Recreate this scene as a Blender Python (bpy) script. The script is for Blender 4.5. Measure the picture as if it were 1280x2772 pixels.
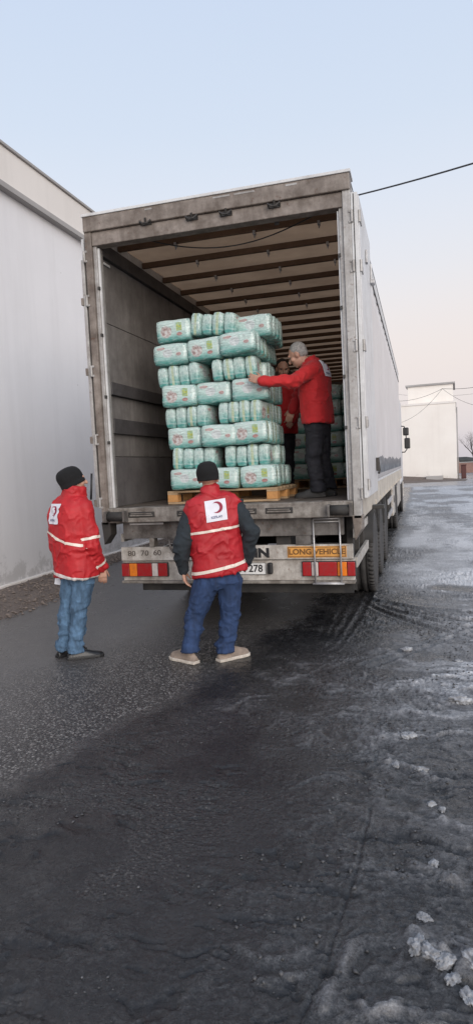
import bpy, bmesh, math, random
import numpy as np
from mathutils import Vector, Matrix
from mathutils.bvhtree import BVHTree
random.seed(7); np.random.seed(7)
rad = math.radians
for o in list(bpy.data.objects): bpy.data.objects.remove(o)
scene = bpy.context.scene
COL = scene.collection

# ------------------------------------------------------------------ camera
PW, PH = 1280, 2772
CAM = np.array([1.7813, -5.8114, 1.599]); YAW, PITCH, ROLL, FPX = -.2784, -.0674, -.0495, 1746.28
def cam_axes():
    cy, sy, cp, sp = math.cos(YAW), math.sin(YAW), math.cos(PITCH), math.sin(PITCH)
    f = np.array([sy*cp, cy*cp, sp]); r = np.array([cy, -sy, 0.]); u = np.cross(r, f)
    c, s = math.cos(ROLL), math.sin(ROLL)
    return c*r+s*u, -s*r+c*u, f
CR, CU, CF = cam_axes()
cd = bpy.data.cameras.new('camera'); cam = bpy.data.objects.new('camera', cd); COL.objects.link(cam)
cam.matrix_world = Matrix(((CR[0], CU[0], -CF[0], CAM[0]), (CR[1], CU[1], -CF[1], CAM[1]), (CR[2], CU[2], -CF[2], CAM[2]), (0, 0, 0, 1)))
cd.sensor_fit = 'VERTICAL'; cd.sensor_height = 24; cd.lens = FPX/PH*24; cd.clip_start = .05; cd.clip_end = 3000
scene.camera = cam

# ------------------------------------------------------------------ sky and sun
world = bpy.data.worlds.new('World'); scene.world = world; world.use_nodes = True
SUN_EL, SUN_AZ = rad(20), rad(146)      # azimuth measured from +Y clockwise: behind the photographer
def build_world():
    nt = world.node_tree; nt.nodes.clear(); N = nt.nodes.new; L = nt.links.new
    out = N('ShaderNodeOutputWorld'); bg = N('ShaderNodeBackground'); L(bg.outputs[0], out.inputs[0])
    sky = N('ShaderNodeTexSky'); sky.sky_type = 'NISHITA'; sky.sun_disc = False
    sky.sun_elevation = SUN_EL; sky.sun_rotation = SUN_AZ; sky.dust_density = 2.0; sky.ozone_density = 2.0
    tc = N('ShaderNodeTexCoord'); sep = N('ShaderNodeSeparateXYZ'); L(tc.outputs['Generated'], sep.inputs[0])
    ramp = N('ShaderNodeValToRGB'); cr = ramp.color_ramp; cr.interpolation = 'B_SPLINE'
    stops = [(0.0, (.70, .66, .72)), (.05, (.86, .78, .80)), (.15, (1.02, .88, .80)), (.28, (.93, .93, .96)), (.45, (.76, .87, 1.04)), (.75, (.62, .74, .95)), (1, (.56, .68, .90))]
    cr.elements[0].position = 0; cr.elements[1].position = 1
    for _ in stops[2:]: cr.elements.new(.5)
    for e, (p, c) in zip(cr.elements, stops): e.position = p; e.color = (*c, 1)
    L(sep.outputs[2], ramp.inputs[0])
    sc = N('ShaderNodeMix'); sc.data_type = 'RGBA'; sc.blend_type = 'MULTIPLY'; sc.inputs[0].default_value = 1
    L(sky.outputs[0], sc.inputs[6]); sc.inputs[7].default_value = (.10, .10, .10, 1)
    mx = N('ShaderNodeMix'); mx.data_type = 'RGBA'; mx.inputs[0].default_value = .85
    L(sc.outputs[2], mx.inputs[6]); L(ramp.outputs[0], mx.inputs[7]); L(mx.outputs[2], bg.inputs[0]); bg.inputs[1].default_value = 1.0
build_world()
sd = bpy.data.lights.new('sun', 'SUN'); sd.energy = 2.3; sd.angle = rad(45); sd.color = (1, .93, .86)
sun = bpy.data.objects.new('sun', sd); COL.objects.link(sun)
sdir = Vector((math.sin(SUN_AZ)*math.cos(SUN_EL), math.cos(SUN_AZ)*math.cos(SUN_EL), math.sin(SUN_EL)))
sun.rotation_euler = sdir.to_track_quat('Z', 'Y').to_euler()
vs = scene.view_settings; vs.view_transform = 'Standard'; vs.look = 'None'; vs.gamma = 1; vs.use_curve_mapping = False; vs.exposure = 0.0

# ------------------------------------------------------------------ pixel to place
def ray(x, y):
    d = CF*FPX + CR*(x-PW/2) + CU*(PH/2-y); return d/np.linalg.norm(d)
def on_z(x, y, z=0.):
    d = ray(x, y); return CAM + d*((z-CAM[2])/d[2])
def on_y(x, y, Y):
    d = ray(x, y); return CAM + d*((Y-CAM[1])/d[1])
def on_p(x, y, p0, n):
    d = ray(x, y); n = np.asarray(n, float); return CAM + d*(((np.asarray(p0)-CAM)@n)/(d@n))

# ------------------------------------------------------------------ noise
_perm = np.random.RandomState(3).permutation(4096)
_val = np.random.RandomState(5).rand(4096)
def _h(ix, iy, iz): return _val[_perm[(_perm[(_perm[ix & 4095]+iy) & 4095]+iz) & 4095]]
def vnoise(x, y, z=None):
    x = np.asarray(x, float); y = np.asarray(y, float); z = np.zeros_like(x) if z is None else np.asarray(z, float)
    ix, iy, iz = np.floor(x).astype(int), np.floor(y).astype(int), np.floor(z).astype(int)
    fx, fy, fz = x-ix, y-iy, z-iz
    fx, fy, fz = [t*t*t*(t*(t*6-15)+10) for t in (fx, fy, fz)]
    r = 0
    for dx in (0, 1):
        for dy in (0, 1):
            for dz in (0, 1):
                r = r + _h(ix+dx, iy+dy, iz+dz)*(fx if dx else 1-fx)*(fy if dy else 1-fy)*(fz if dz else 1-fz)
    return r
def fbm(x, y, z=None, o=4):
    r, a, t = 0, .5, 0
    for k in range(o):
        s = 2.03**k
        r = r + a*vnoise(x*s+17.3*k, y*s+9.1*k, None if z is None else z*s+4.7*k); t += a; a *= .5
    return r/t
def sstep(a, b, x):
    t = np.clip((x-a)/(b-a), 0, 1); return t*t*(3-2*t)

# ------------------------------------------------------------------ objects
def tag(o, label=None, cat=None, group=None, kind=None):
    if label: o['label'] = label
    if cat: o['category'] = cat
    if group: o['group'] = group
    if kind: o['kind'] = kind
    return o
def empty(name, loc=(0, 0, 0), rz=0):
    o = bpy.data.objects.new(name, None); COL.objects.link(o); o.location = loc; o.rotation_euler = (0, 0, rz)
    o.empty_display_size = .2; return o
def link(name, me, mat, parent=None, smooth=False):
    o = bpy.data.objects.new(name, me); COL.objects.link(o)
    if mat is not None and not me.materials: me.materials.append(mat)
    if smooth: me.polygons.foreach_set('use_smooth', [True]*len(me.polygons))
    if parent is not None: o.parent = parent
    return o
class MB:
    def __init__(s): s.v = []; s.f = []
    def add(s, vs, fs):
        b = len(s.v); s.v += [tuple(map(float, p)) for p in vs]; s.f += [tuple(i+b for i in f) for f in fs]; return s
    def box(s, x0, x1, y0, y1, z0, z1):
        return s.add([(x0, y0, z0), (x1, y0, z0), (x1, y1, z0), (x0, y1, z0), (x0, y0, z1), (x1, y0, z1), (x1, y1, z1), (x0, y1, z1)],
                     [(0, 3, 2, 1), (4, 5, 6, 7), (0, 1, 5, 4), (1, 2, 6, 5), (2, 3, 7, 6), (3, 0, 4, 7)])
    def rings(s, R, cap=True):
        n = len(R[0]); b = len(s.v)
        for r in R: s.v += [tuple(map(float, p)) for p in r]
        for i in range(len(R)-1):
            for j in range(n):
                k = (j+1) % n; s.f.append((b+i*n+j, b+i*n+k, b+(i+1)*n+k, b+(i+1)*n+j))
        if cap:
            s.f.append(tuple(b+j for j in reversed(range(n)))); s.f.append(tuple(b+(len(R)-1)*n+j for j in range(n)))
        return s
    def tube(s, pts, r, n=10, cap=True):
        pts = [np.array(p, float) for p in pts]; rr = r if hasattr(r, '__len__') else [r]*len(pts); R = []; pa = None
        for i, p in enumerate(pts):
            t = pts[min(i+1, len(pts)-1)]-pts[max(i-1, 0)]; t = t/(np.linalg.norm(t)+1e-12)
            a = np.cross(t, (0, 0, 1.) if abs(t[2]) < .9 else (1., 0, 0)) if pa is None else pa-t*(pa@t)
            a = a/np.linalg.norm(a); pa = a; b = np.cross(t, a)
            R.append([p+rr[i]*(a*math.cos(q)+b*math.sin(q)) for q in np.linspace(0, 2*math.pi, n, endpoint=False)])
        return s.rings(R, cap)
    def limb(s, p0, p1, r0, r1, n=12):          # tapered capsule
        p0, p1 = np.array(p0, float), np.array(p1, float); t = p1-p0; t = t/(np.linalg.norm(t)+1e-9); P, r = [], []
        for a in (-80, -55, -30, 0): P.append(p0+t*r0*math.sin(rad(a))); r.append(r0*math.cos(rad(a)))
        for a in (0, 30, 55, 80): P.append(p1+t*r1*math.sin(rad(a))); r.append(r1*math.cos(rad(a)))
        return s.tube(P, r, n)
    def ell(s, c, ax, n=14, m=9):               # ellipsoid, ax = three radius vectors
        c = np.array(c, float); A, B, C = [np.array(a, float) for a in ax]; R = []
        for i in range(1, m):
            th = math.pi*i/m; R.append([c-C*math.cos(th)+(A*math.cos(q)+B*math.sin(q))*math.sin(th) for q in np.linspace(0, 2*math.pi, n, endpoint=False)])
        return s.rings(R)
    def lathe(s, prof, axis='x', c=(0, 0, 0), n=32, closed=True):    # prof: (along axis, radius)
        R = []
        for a, r in prof:
            ring = []
            for q in np.linspace(0, 2*math.pi, n, endpoint=False):
                u, v = r*math.cos(q), r*math.sin(q)
                ring.append((c[0]+a, c[1]+u, c[2]+v) if axis == 'x' else ((c[0]+u, c[1]+v, c[2]+a) if axis == 'z' else (c[0]+v, c[1]+a, c[2]+u)))
            R.append(ring)
        return s.rings(R)
    def mesh(s, name):
        me = bpy.data.meshes.new(name); me.from_pydata(s.v, [], s.f); me.update(); return me
    def build(s, name, mat, parent=None, smooth=False, bevel=0):
        o = link(name, s.mesh(name), mat, parent, smooth)
        if bevel:
            m = o.modifiers.new('bevel', 'BEVEL'); m.width = bevel; m.segments = 2; m.limit_method = 'ANGLE'
        return o
def box(name, mat, parent, x0, x1, y0, y1, z0, z1, bevel=.004):
    return MB().box(x0, x1, y0, y1, z0, z1).build(name, mat, parent, bevel=bevel)
def text_mesh(body, size, extrude=.001, bold=0.0, sx=1.0):
    cu = bpy.data.curves.new('lettering', 'FONT'); cu.body = body; cu.size = size; cu.extrude = extrude; cu.offset = bold
    cu.align_x = 'CENTER'; cu.align_y = 'CENTER'; cu.resolution_u = 3
    o = bpy.data.objects.new('lettering_source', cu); COL.objects.link(o); bpy.context.view_layer.update()
    me = bpy.data.meshes.new_from_object(o.evaluated_get(bpy.context.evaluated_depsgraph_get()))
    bpy.data.objects.remove(o); me.materials.clear()
    for v in me.vertices: v.co.x *= sx
    return me
def text_rear(name, body, size, mat, parent, x, y, z, bold=0., sx=1.):      # lettering on a face that looks towards -Y
    o = link(name, text_mesh(body, size, .0015, bold, sx), mat, parent); o.location = (x, y, z); o.rotation_euler = (rad(90), 0, 0); return o

# ------------------------------------------------------------------ materials
class NT:
    def __init__(s, name):
        s.m = bpy.data.materials.new(name); s.m.use_nodes = True; s.t = s.m.node_tree; s.t.nodes.clear()
        s.out = s.n('ShaderNodeOutputMaterial'); s.b = s.n('ShaderNodeBsdfPrincipled'); s.l(s.b.outputs[0], s.out.inputs[0])
        s.tc = s.n('ShaderNodeTexCoord')
    def n(s, k, **kw):
        q = s.t.nodes.new(k)
        for a, b in kw.items(): setattr(q, a, b)
        return q
    def l(s, a, b): s.t.links.new(a, b)
    def co(s, scale=(1, 1, 1), src='Object', loc=(0, 0, 0)):
        m = s.n('ShaderNodeMapping'); m.inputs['Scale'].default_value = scale; m.inputs['Location'].default_value = loc
        s.l(s.tc.outputs[src], m.inputs[0]); return m.outputs[0]
    def noise(s, scale, detail=5, rough=.6, vec=None, dist=0):
        q = s.n('ShaderNodeTexNoise'); q.inputs['Scale'].default_value = scale; q.inputs['Detail'].default_value = detail
        q.inputs['Roughness'].default_value = rough; q.inputs['Distortion'].default_value = dist
        s.l(vec if vec is not None else s.tc.outputs['Object'], q.inputs['Vector']); return q.outputs[0]
    def vor(s, scale, vec=None, feature='F1', out='Distance'):
        q = s.n('ShaderNodeTexVoronoi'); q.feature = feature; q.inputs['Scale'].default_value = scale
        s.l(vec if vec is not None else s.tc.outputs['Object'], q.inputs['Vector']); return q.outputs[out]
    def ramp(s, fac, stops, interp='LINEAR'):
        q = s.n('ShaderNodeValToRGB'); cr = q.color_ramp; cr.interpolation = interp
        for _ in stops[2:]: cr.elements.new(.5)
        for e, (p, c) in zip(cr.elements, stops):
            e.position = p; e.color = (c, c, c, 1) if not hasattr(c, '__len__') else (*c, 1)
        s.l(fac, q.inputs[0]); return q.outputs[0]
    def mix(s, f, a, b, mode='MIX'):
        q = s.n('ShaderNodeMix'); q.data_type = 'RGBA'; q.blend_type = mode
        for i, v in ((0, f), (6, a), (7, b)):
            if isinstance(v, (int, float)): q.inputs[i].default_value = v if i == 0 else (v, v, v, 1)
            elif isinstance(v, tuple): q.inputs[i].default_value = (*v, 1)
            else: s.l(v, q.inputs[i])
        return q.outputs[2]
    def math(s, op, a, b=0., c=None):
        q = s.n('ShaderNodeMath'); q.operation = op
        for i, v in enumerate((a, b) if c is None else (a, b, c)):
            if isinstance(v, (int, float)): q.inputs[i].default_value = v
            else: s.l(v, q.inputs[i])
        return q.outputs[0]
    def bump(s, h, strength=.3, dist=.01, normal=None):
        q = s.n('ShaderNodeBump'); q.inputs['Strength'].default_value = strength; q.inputs['Distance'].default_value = dist
        s.l(h, q.inputs['Height'])
        if normal is not None: s.l(normal, q.inputs['Normal'])
        return q.outputs[0]
    def set(s, **kw):
        for k, v in kw.items():
            i = s.b.inputs[k.replace('_', ' ')]
            if isinstance(v, (int, float)): i.default_value = v
            elif isinstance(v, tuple): i.default_value = (*v, 1) if (len(v) == 3 and len(i.default_value) == 4) else v
            else: s.l(v, i)
        return s.m
def worn(name, base, dirt, rough=.55, metal=0., amount=.5, scale=3., streak=0., bump=.15, fine=60., rust=None):
    t = NT(name)
    n1 = t.noise(scale, 8, .65); f = t.ramp(n1, [(max(0, .62-amount*.5), 0.), (min(1, .78-amount*.15), 1.)])
    c = t.mix(t.math('MULTIPLY', f, min(1, amount*1.3)), base, dirt)
    if streak:
        s = t.noise(1., 6, .6, t.co((14, 14, .9))); c = t.mix(t.math('MULTIPLY', t.ramp(s, [(.45, 0.), (.72, 1.)]), streak), c, dirt)
    if rust:
        r = t.noise(scale*3.1, 8, .7, t.co((1, 1, 1), loc=(3.1, 1.7, 5.2))); c = t.mix(t.ramp(r, [(.60, 0.), (.68, .85)]), c, rust)
    v = t.noise(scale*7, 4, .6); c = t.mix(.25, c, t.mix(v, (0, 0, 0), (1, 1, 1)), 'OVERLAY')
    return t.set(Base_Color=c, Roughness=t.math('ADD', t.math('MULTIPLY', n1, .25), rough-.12), Metallic=metal, Normal=t.bump(t.noise(fine, 4), bump, .004))
M = {}
def make_materials():
    M['frame'] = worn('weathered_grey_frame', (.34, .295, .262), (.10, .077, .062), .55, 0, .75, 6, .6, rust=(.10, .05, .03))
    M['post'] = worn('worn_aluminium_post', (.46, .45, .44), (.17, .145, .125), .45, .2, .5, 6, .5, rust=(.12, .07, .045))
    M['lip'] = worn('pale_roof_edge', (.62, .62, .62), (.3, .28, .27), .5, 0, .4, 4)
    M['door'] = worn('white_door_panel', (.60, .60, .61), (.38, .36, .35), .4, 0, .35, 2.2, .35)
    M['sill'] = worn('dirty_white_sill', (.44, .415, .38), (.10, .082, .068), .6, 0, .85, 8, .65, rust=(.12, .065, .04))
    M['cross'] = worn('grey_crossmember', (.24, .225, .215), (.055, .047, .042), .6, 0, .8, 6, .55, rust=(.09, .05, .03))
    M['bumper'] = worn('white_bumper_paint', (.62, .595, .555), (.18, .15, .125), .5, 0, .62, 9, .45, rust=(.17, .09, .05))
    M['cream'] = worn('cream_side_rail', (.60, .55, .47), (.25, .21, .17), .55, 0, .5, 3, .3)
    M['blackmetal'] = worn('dark_chassis_steel', (.025, .024, .024), (.06, .052, .045), .6, 0, .6, 5)
    M['rubber'] = worn('black_rubber', (.016, .016, .017), (.06, .055, .05), .75, 0, .6, 7, 0, .3)
    M['tyre'] = worn('road_worn_tyre', (.020, .020, .021), (.085, .08, .078), .8, 0, .65, 6, 0, .35)
    M['rim'] = worn('steel_wheel_rim', (.35, .35, .36), (.12, .10, .09), .45, .6, .5, 9)
    M['galv'] = worn('galvanised_bar', (.52, .52, .53), (.22, .20, .19), .4, .5, .5, 10)
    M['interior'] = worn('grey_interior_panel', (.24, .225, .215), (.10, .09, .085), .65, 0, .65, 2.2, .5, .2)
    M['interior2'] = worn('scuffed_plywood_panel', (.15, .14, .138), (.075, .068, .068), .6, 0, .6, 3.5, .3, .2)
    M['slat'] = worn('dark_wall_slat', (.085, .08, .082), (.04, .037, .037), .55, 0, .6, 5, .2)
    M['floorwood'] = worn('dirty_trailer_floor', (.16, .125, .10), (.06, .052, .046), .7, 0, .7, 6, 0, .3)
    M['bow'] = worn('brown_roof_bow', (.15, .085, .048), (.08, .045, .028), .6, 0, .5, 6)
    M['wood'] = worn('pallet_board', (.42, .29, .17), (.22, .15, .09), .75, 0, .5, 8, 0, .4)
    M['woodend'] = worn('orange_pallet_block', (.55, .27, .09), (.33, .16, .06), .75, 0, .5, 10, 0, .4)
    M['black'] = NT('black_plastic').set(Base_Color=(.015, .015, .016), Roughness=.45)
    M['ink'] = NT('black_lettering').set(Base_Color=(.02, .02, .022), Roughness=.5)
    M['faded'] = NT('faded_lettering').set(Base_Color=(.10, .085, .075), Roughness=.6)
    M['plate'] = worn('number_plate_white', (.78, .78, .77), (.45, .43, .40), .4, 0, .3, 14)
    M['orange'] = worn('orange_reflective_plate', (.72, .34, .075), (.38, .19, .07), .45, 0, .45, 12)
    M['brown_ink'] = NT('brown_plate_lettering').set(Base_Color=(.16, .075, .02), Roughness=.5)
    for k, c in (('lens_red', (.36, .012, .014)), ('lens_amber', (.75, .20, .015)), ('lens_clear', (.62, .55, .52))):
        t = NT(k); w = t.n('ShaderNodeTexWave'); w.inputs['Scale'].default_value = 40; t.l(t.tc.outputs['Object'], w.inputs[0])
        g = t.noise(18, 5); M[k] = t.set(Base_Color=t.mix(t.ramp(g, [(.45, 0.), (.75, .55)]), c, tuple(x*.35+.05 for x in c)), Roughness=.22, Normal=t.bump(w.outputs[1], .2, .003))
    # roof tarpaulin: lets daylight through
    t = NT('roof_tarpaulin'); d = t.noise(1.3, 7, .6, t.co((1, 1, 1))); c = t.mix(t.ramp(d, [(.35, 0.), (.75, 1.)]), (.52, .36, .24), (.33, .22, .145))
    t.set(Base_Color=c, Roughness=.7, Normal=t.bump(t.noise(4, 3), .25, .03))
    tr = t.n('ShaderNodeBsdfTranslucent'); t.l(c, tr.inputs[0]); ms = t.n('ShaderNodeMixShader'); ms.inputs[0].default_value = .26
    t.l(t.b.outputs[0], ms.inputs[1]); t.l(tr.outputs[0], ms.inputs[2]); t.l(ms.outputs[0], t.out.inputs[0]); M['tarp'] = t.m
    # side curtain with its printed dark strip
    t = NT('white_side_curtain'); sep = t.n('ShaderNodeSeparateXYZ'); t.l(t.tc.outputs['Object'], sep.inputs[0])
    hills = t.noise(.55, 4, .6, t.co((0, 1, .15))); z = t.math('ADD', sep.outputs[2], t.math('MULTIPLY', hills, .28))
    band = t.math('MULTIPLY', t.math('LESS_THAN', z, 1.80), t.math('GREATER_THAN', sep.outputs[2], 1.44))
    pic = t.ramp(t.noise(2.2, 6, .7, t.co((0, 1, 2.2))), [(.3, (.05, .055, .065)), (.55, (.13, .14, .155)), (.66, (.33, .34, .35))])
    base = t.mix(t.ramp(t.noise(1.1, 6), [(.4, 0.), (.8, .6)]), (.62, .59, .585), (.47, .44, .43))
    M['curtain'] = t.set(Base_Color=t.mix(band, base, pic), Roughness=.42, Normal=t.bump(t.noise(1.6, 3, .5, t.co((1, 2, .35))), .35, .03))
    # plastered walls
    def plaster(name, c1, c2, z0, stain=(.20, .19, .18)):
        t = NT(name); sep = t.n('ShaderNodeSeparateXYZ'); t.l(t.tc.outputs['Object'], sep.inputs[0])
        c = t.mix(t.ramp(t.noise(.45, 6, .6), [(.35, 0.), (.7, 1.)]), c1, c2)
        c = t.mix(t.math('MULTIPLY', t.ramp(t.noise(1., 6, .65, t.co((2.2, 2.2, .16))), [(.5, 0.), (.8, 1.)]), .13), c, stain)
        low = t.ramp(sep.outputs[2], [(0.0, 1.), (.10, .65), (.42, 0.)]) if z0 else None
        if low is not None:
            low = t.ramp(t.math('MULTIPLY', sep.outputs[2], .5), [(0.02, 1.), (.12, .75), (.42, 0.)])
            blot = t.ramp(t.math('ADD', t.noise(2.6, 9, .75), t.math('MULTIPLY', low, .16)), [(.62, 0.), (.69, 1.)])
            c = t.mix(t.math('MULTIPLY', t.math('MULTIPLY', blot, low), .5), c, stain)
            c = t.mix(t.math('MULTIPLY', low, .25), c, (.42, .40, .39))
        sp = t.ramp(t.vor(1.7, None), [(.012, 1.), (.03, 0.)]); c = t.mix(t.math('MULTIPLY', sp, .5), c, stain)
        return t.set(Base_Color=c, Roughness=.85, Normal=t.bump(t.math('ADD', t.noise(9, 6), t.math('MULTIPLY', t.noise(70, 3), .35)), .22, .012))
    M['wall'] = plaster('white_painted_plaster', (.76, .75, .76), (.70, .69, .70), 1)
    M['parapet'] = plaster('cream_painted_plaster', (.76, .72, .68), (.70, .66, .62), 0)
    M['ledge'] = plaster('grey_ledge_plaster', (.40, .385, .375), (.30, .285, .275), 0)
    M['farwall'] = plaster('warm_white_plaster', (.82, .78, .73), (.76, .71, .66), 1, (.42, .38, .34))
    # cloth
    def cloth(name, c, rough=.8, fine=500, var=.35, coarse=9., sheen=.0, bumpy=.25, stretch=(1, 1, 1)):
        t = NT(name); v = t.noise(coarse, 6, .65, t.co(stretch)); cc = t.mix(t.ramp(v, [(.3, 0.), (.75, 1.)]), tuple(x*(1-var) for x in c), tuple(min(1, x*(1+var*.6)) for x in c))
        return t.set(Base_Color=cc, Roughness=rough, Sheen_Weight=sheen, Normal=t.bump(t.noise(fine, 2), bumpy, .002, t.bump(t.noise(22, 4, .55, t.co((1, 1, .55))), .35, .012)))
    M['red_coat'] = cloth('red_parka_cloth', (.47, .014, .020), .62, 400, .22)
    M['red_vest'] = cloth('red_vest_cloth', (.42, .012, .020), .6, 400, .2)
    M['red_fleece'] = cloth('red_softshell_cloth', (.46, .012, .015), .8, 600, .2, sheen=.1)
    M['jeans_light'] = cloth('washed_blue_denim', (.088, .165, .27), .85, 700, .65, 20, stretch=(1, 1, .4))
    M['jeans_dark'] = cloth('dark_blue_denim', (.022, .048, .125), .85, 700, .55, 16, stretch=(1, 1, .5))
    M['trousers_black'] = cloth('black_trouser_cloth', (.014, .014, .02), .8)
    M['sleeve'] = cloth('charcoal_sweater_cloth', (.020, .027, .034), .9, 300)
    M['knit'] = cloth('black_knit', (.008, .008, .009), .95, 160, .3, 40, bumpy=.7)
    M['stripe'] = cloth('pale_reflective_tape', (.80, .70, .62), .45, 300, .15)
    M['hemtape'] = cloth('white_hem_tape', (.68, .62, .60), .5, 300, .15)
    M['patch'] = cloth('white_emblem_patch', (.72, .72, .78), .6, 500, .06)
    M['crescent'] = NT('dark_red_print').set(Base_Color=(.27, .012, .045), Roughness=.6)
    M['print_blue'] = NT('grey_blue_print').set(Base_Color=(.16, .17, .27), Roughness=.6)
    M['print_white'] = NT('white_print').set(Base_Color=(.75, .72, .72), Roughness=.6)
    t = NT('skin'); v = t.noise(14, 5); M['skin'] = t.set(Base_Color=t.mix(v, (.40, .21, .145), (.56, .33, .245)), Roughness=.5, Subsurface_Weight=.08, Subsurface_Radius=(.01, .004, .002), Normal=t.bump(t.noise(160, 3), .15, .002))
    M['hair_grey'] = cloth('short_grey_hair', (.36, .345, .33), .7, 240, .55, 60, bumpy=.8)
    M['hair_black'] = cloth('short_black_hair', (.012, .010, .009), .6, 240, .4, 60, bumpy=.8)
    M['shoe_black'] = cloth('black_shoe_leather', (.010, .010, .011), .35, 120, .3)
    M['shoe_tan'] = cloth('muddy_tan_shoe', (.30, .235, .19), .8, 120, .4, 18)
    M['sole_tan'] = cloth('pale_shoe_sole', (.60, .54, .47), .7, 60, .4, 25)
    M['shoe_grey'] = cloth('dark_grey_shoe', (.035, .034, .034), .7, 120, .4)
    M['eye'] = NT('dark_eye').set(Base_Color=(.10, .08, .07), Roughness=.2)
    M['paper'] = NT('white_paper').set(Base_Color=(.80, .82, .88), Roughness=.7)
    # nappy packs: printed film
    t = NT('printed_pack_film'); sep = t.n('ShaderNodeSeparateXYZ'); t.l(t.tc.outputs['Object'], sep.inputs[0]); X, Y, Z = sep.outputs
    oi = t.n('ShaderNodeObjectInfo'); rnd = oi.outputs['Random']
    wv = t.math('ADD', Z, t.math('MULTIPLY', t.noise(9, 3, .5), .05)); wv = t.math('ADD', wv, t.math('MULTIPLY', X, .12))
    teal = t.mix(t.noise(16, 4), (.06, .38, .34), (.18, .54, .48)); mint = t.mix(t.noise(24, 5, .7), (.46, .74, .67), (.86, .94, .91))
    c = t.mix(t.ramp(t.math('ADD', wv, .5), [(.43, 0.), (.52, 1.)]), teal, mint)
    front = t.math('LESS_THAN', t.math('ABSOLUTE', X), .150)
    def disc(cx, cz, rx, rz, noise=0.):
        a = t.math('DIVIDE', t.math('SUBTRACT', X, cx), rx); b = t.math('DIVIDE', t.math('SUBTRACT', Z, cz), rz)
        q = t.math('ADD', t.math('MULTIPLY', a, a), t.math('MULTIPLY', b, b))
        if noise: q = t.math('ADD', q, t.math('MULTIPLY', t.math('SUBTRACT', t.noise(30, 4, .6), .5), noise))
        return t.ramp(q, [(.70, 1.), (1., 0.)])
    def rect(cx, cz, rx, rz):
        return t.math('MULTIPLY', t.math('LESS_THAN', t.math('ABSOLUTE', t.math('SUBTRACT', X, cx)), rx), t.math('LESS_THAN', t.math('ABSOLUTE', t.math('SUBTRACT', Z, cz)), rz))
    has = t.math('MULTIPLY', front, t.math('GREATER_THAN', rnd, .42)); has2 = t.math('MULTIPLY', front, t.math('LESS_THAN', rnd, .42))
    c = t.mix(t.math('MULTIPLY', has, disc(-.075, -.012, .062, .066, .9)), c, t.ramp(t.noise(34, 4, .6), [(.36, (.34, .24, .23)), (.47, (.52, .40, .37)), (.60, (.70, .70, .69))]))
    c = t.mix(t.math('MULTIPLY', has, rect(.065, .028, .028, .040)), c, t.ramp(t.noise(45, 2), [(.42, (.52, .58, .10)), (.58, (.38, .58, .30))]))
    c = t.mix(t.math('MULTIPLY', has, disc(.065, -.045, .032, .018, .8)), c, (.50, .24, .22))
    c = t.mix(t.math('MULTIPLY', has2, disc(-.02, .01, .055, .050, .7)), c, (.72, .78, .78))
    c = t.mix(t.math('MULTIPLY', has2, disc(.095, -.01, .030, .020, .9)), c, (.55, .36, .34))
    c = t.mix(t.math('MULTIPLY', has2, disc(-.09, .06, .05, .016, .9)), c, (.62, .42, .40))
    # narrow faces: pale with printed columns
    colm = t.math('MULTIPLY', t.math('SUBTRACT', 1., front), t.ramp(t.noise(1., 4, .6, t.co((20, 90, 26))), [(.52, 0.), (.60, 1.)]))
    c = t.mix(t.math('MULTIPLY', colm, .55), c, (.10, .34, .31))
    c = t.mix(t.math('MULTIPLY', t.math('SUBTRACT', 1., front), t.math('MULTIPLY', t.math('LESS_THAN', t.math('ABSOLUTE', Y), .014), t.math('GREATER_THAN', rnd, .62))), c, t.mix(t.noise(60, 2), (.58, .62, .26), (.55, .75, .66)))
    film = t.noise(1., 6, .65, t.co((9, 9, 60)), .6)
    c = t.mix(t.ramp(film, [(.50, 0.), (.68, .50)]), c, (.84, .90, .90))
    M['pack'] = t.set(Base_Color=c, Roughness=t.ramp(film, [(.3, .16), (.7, .42)]), Coat_Weight=.8, Coat_Roughness=.10, Normal=t.bump(t.noise(1., 6, .68, t.co((15, 30, 38)), 2.0), 1.0, .030))
make_materials()

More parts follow.
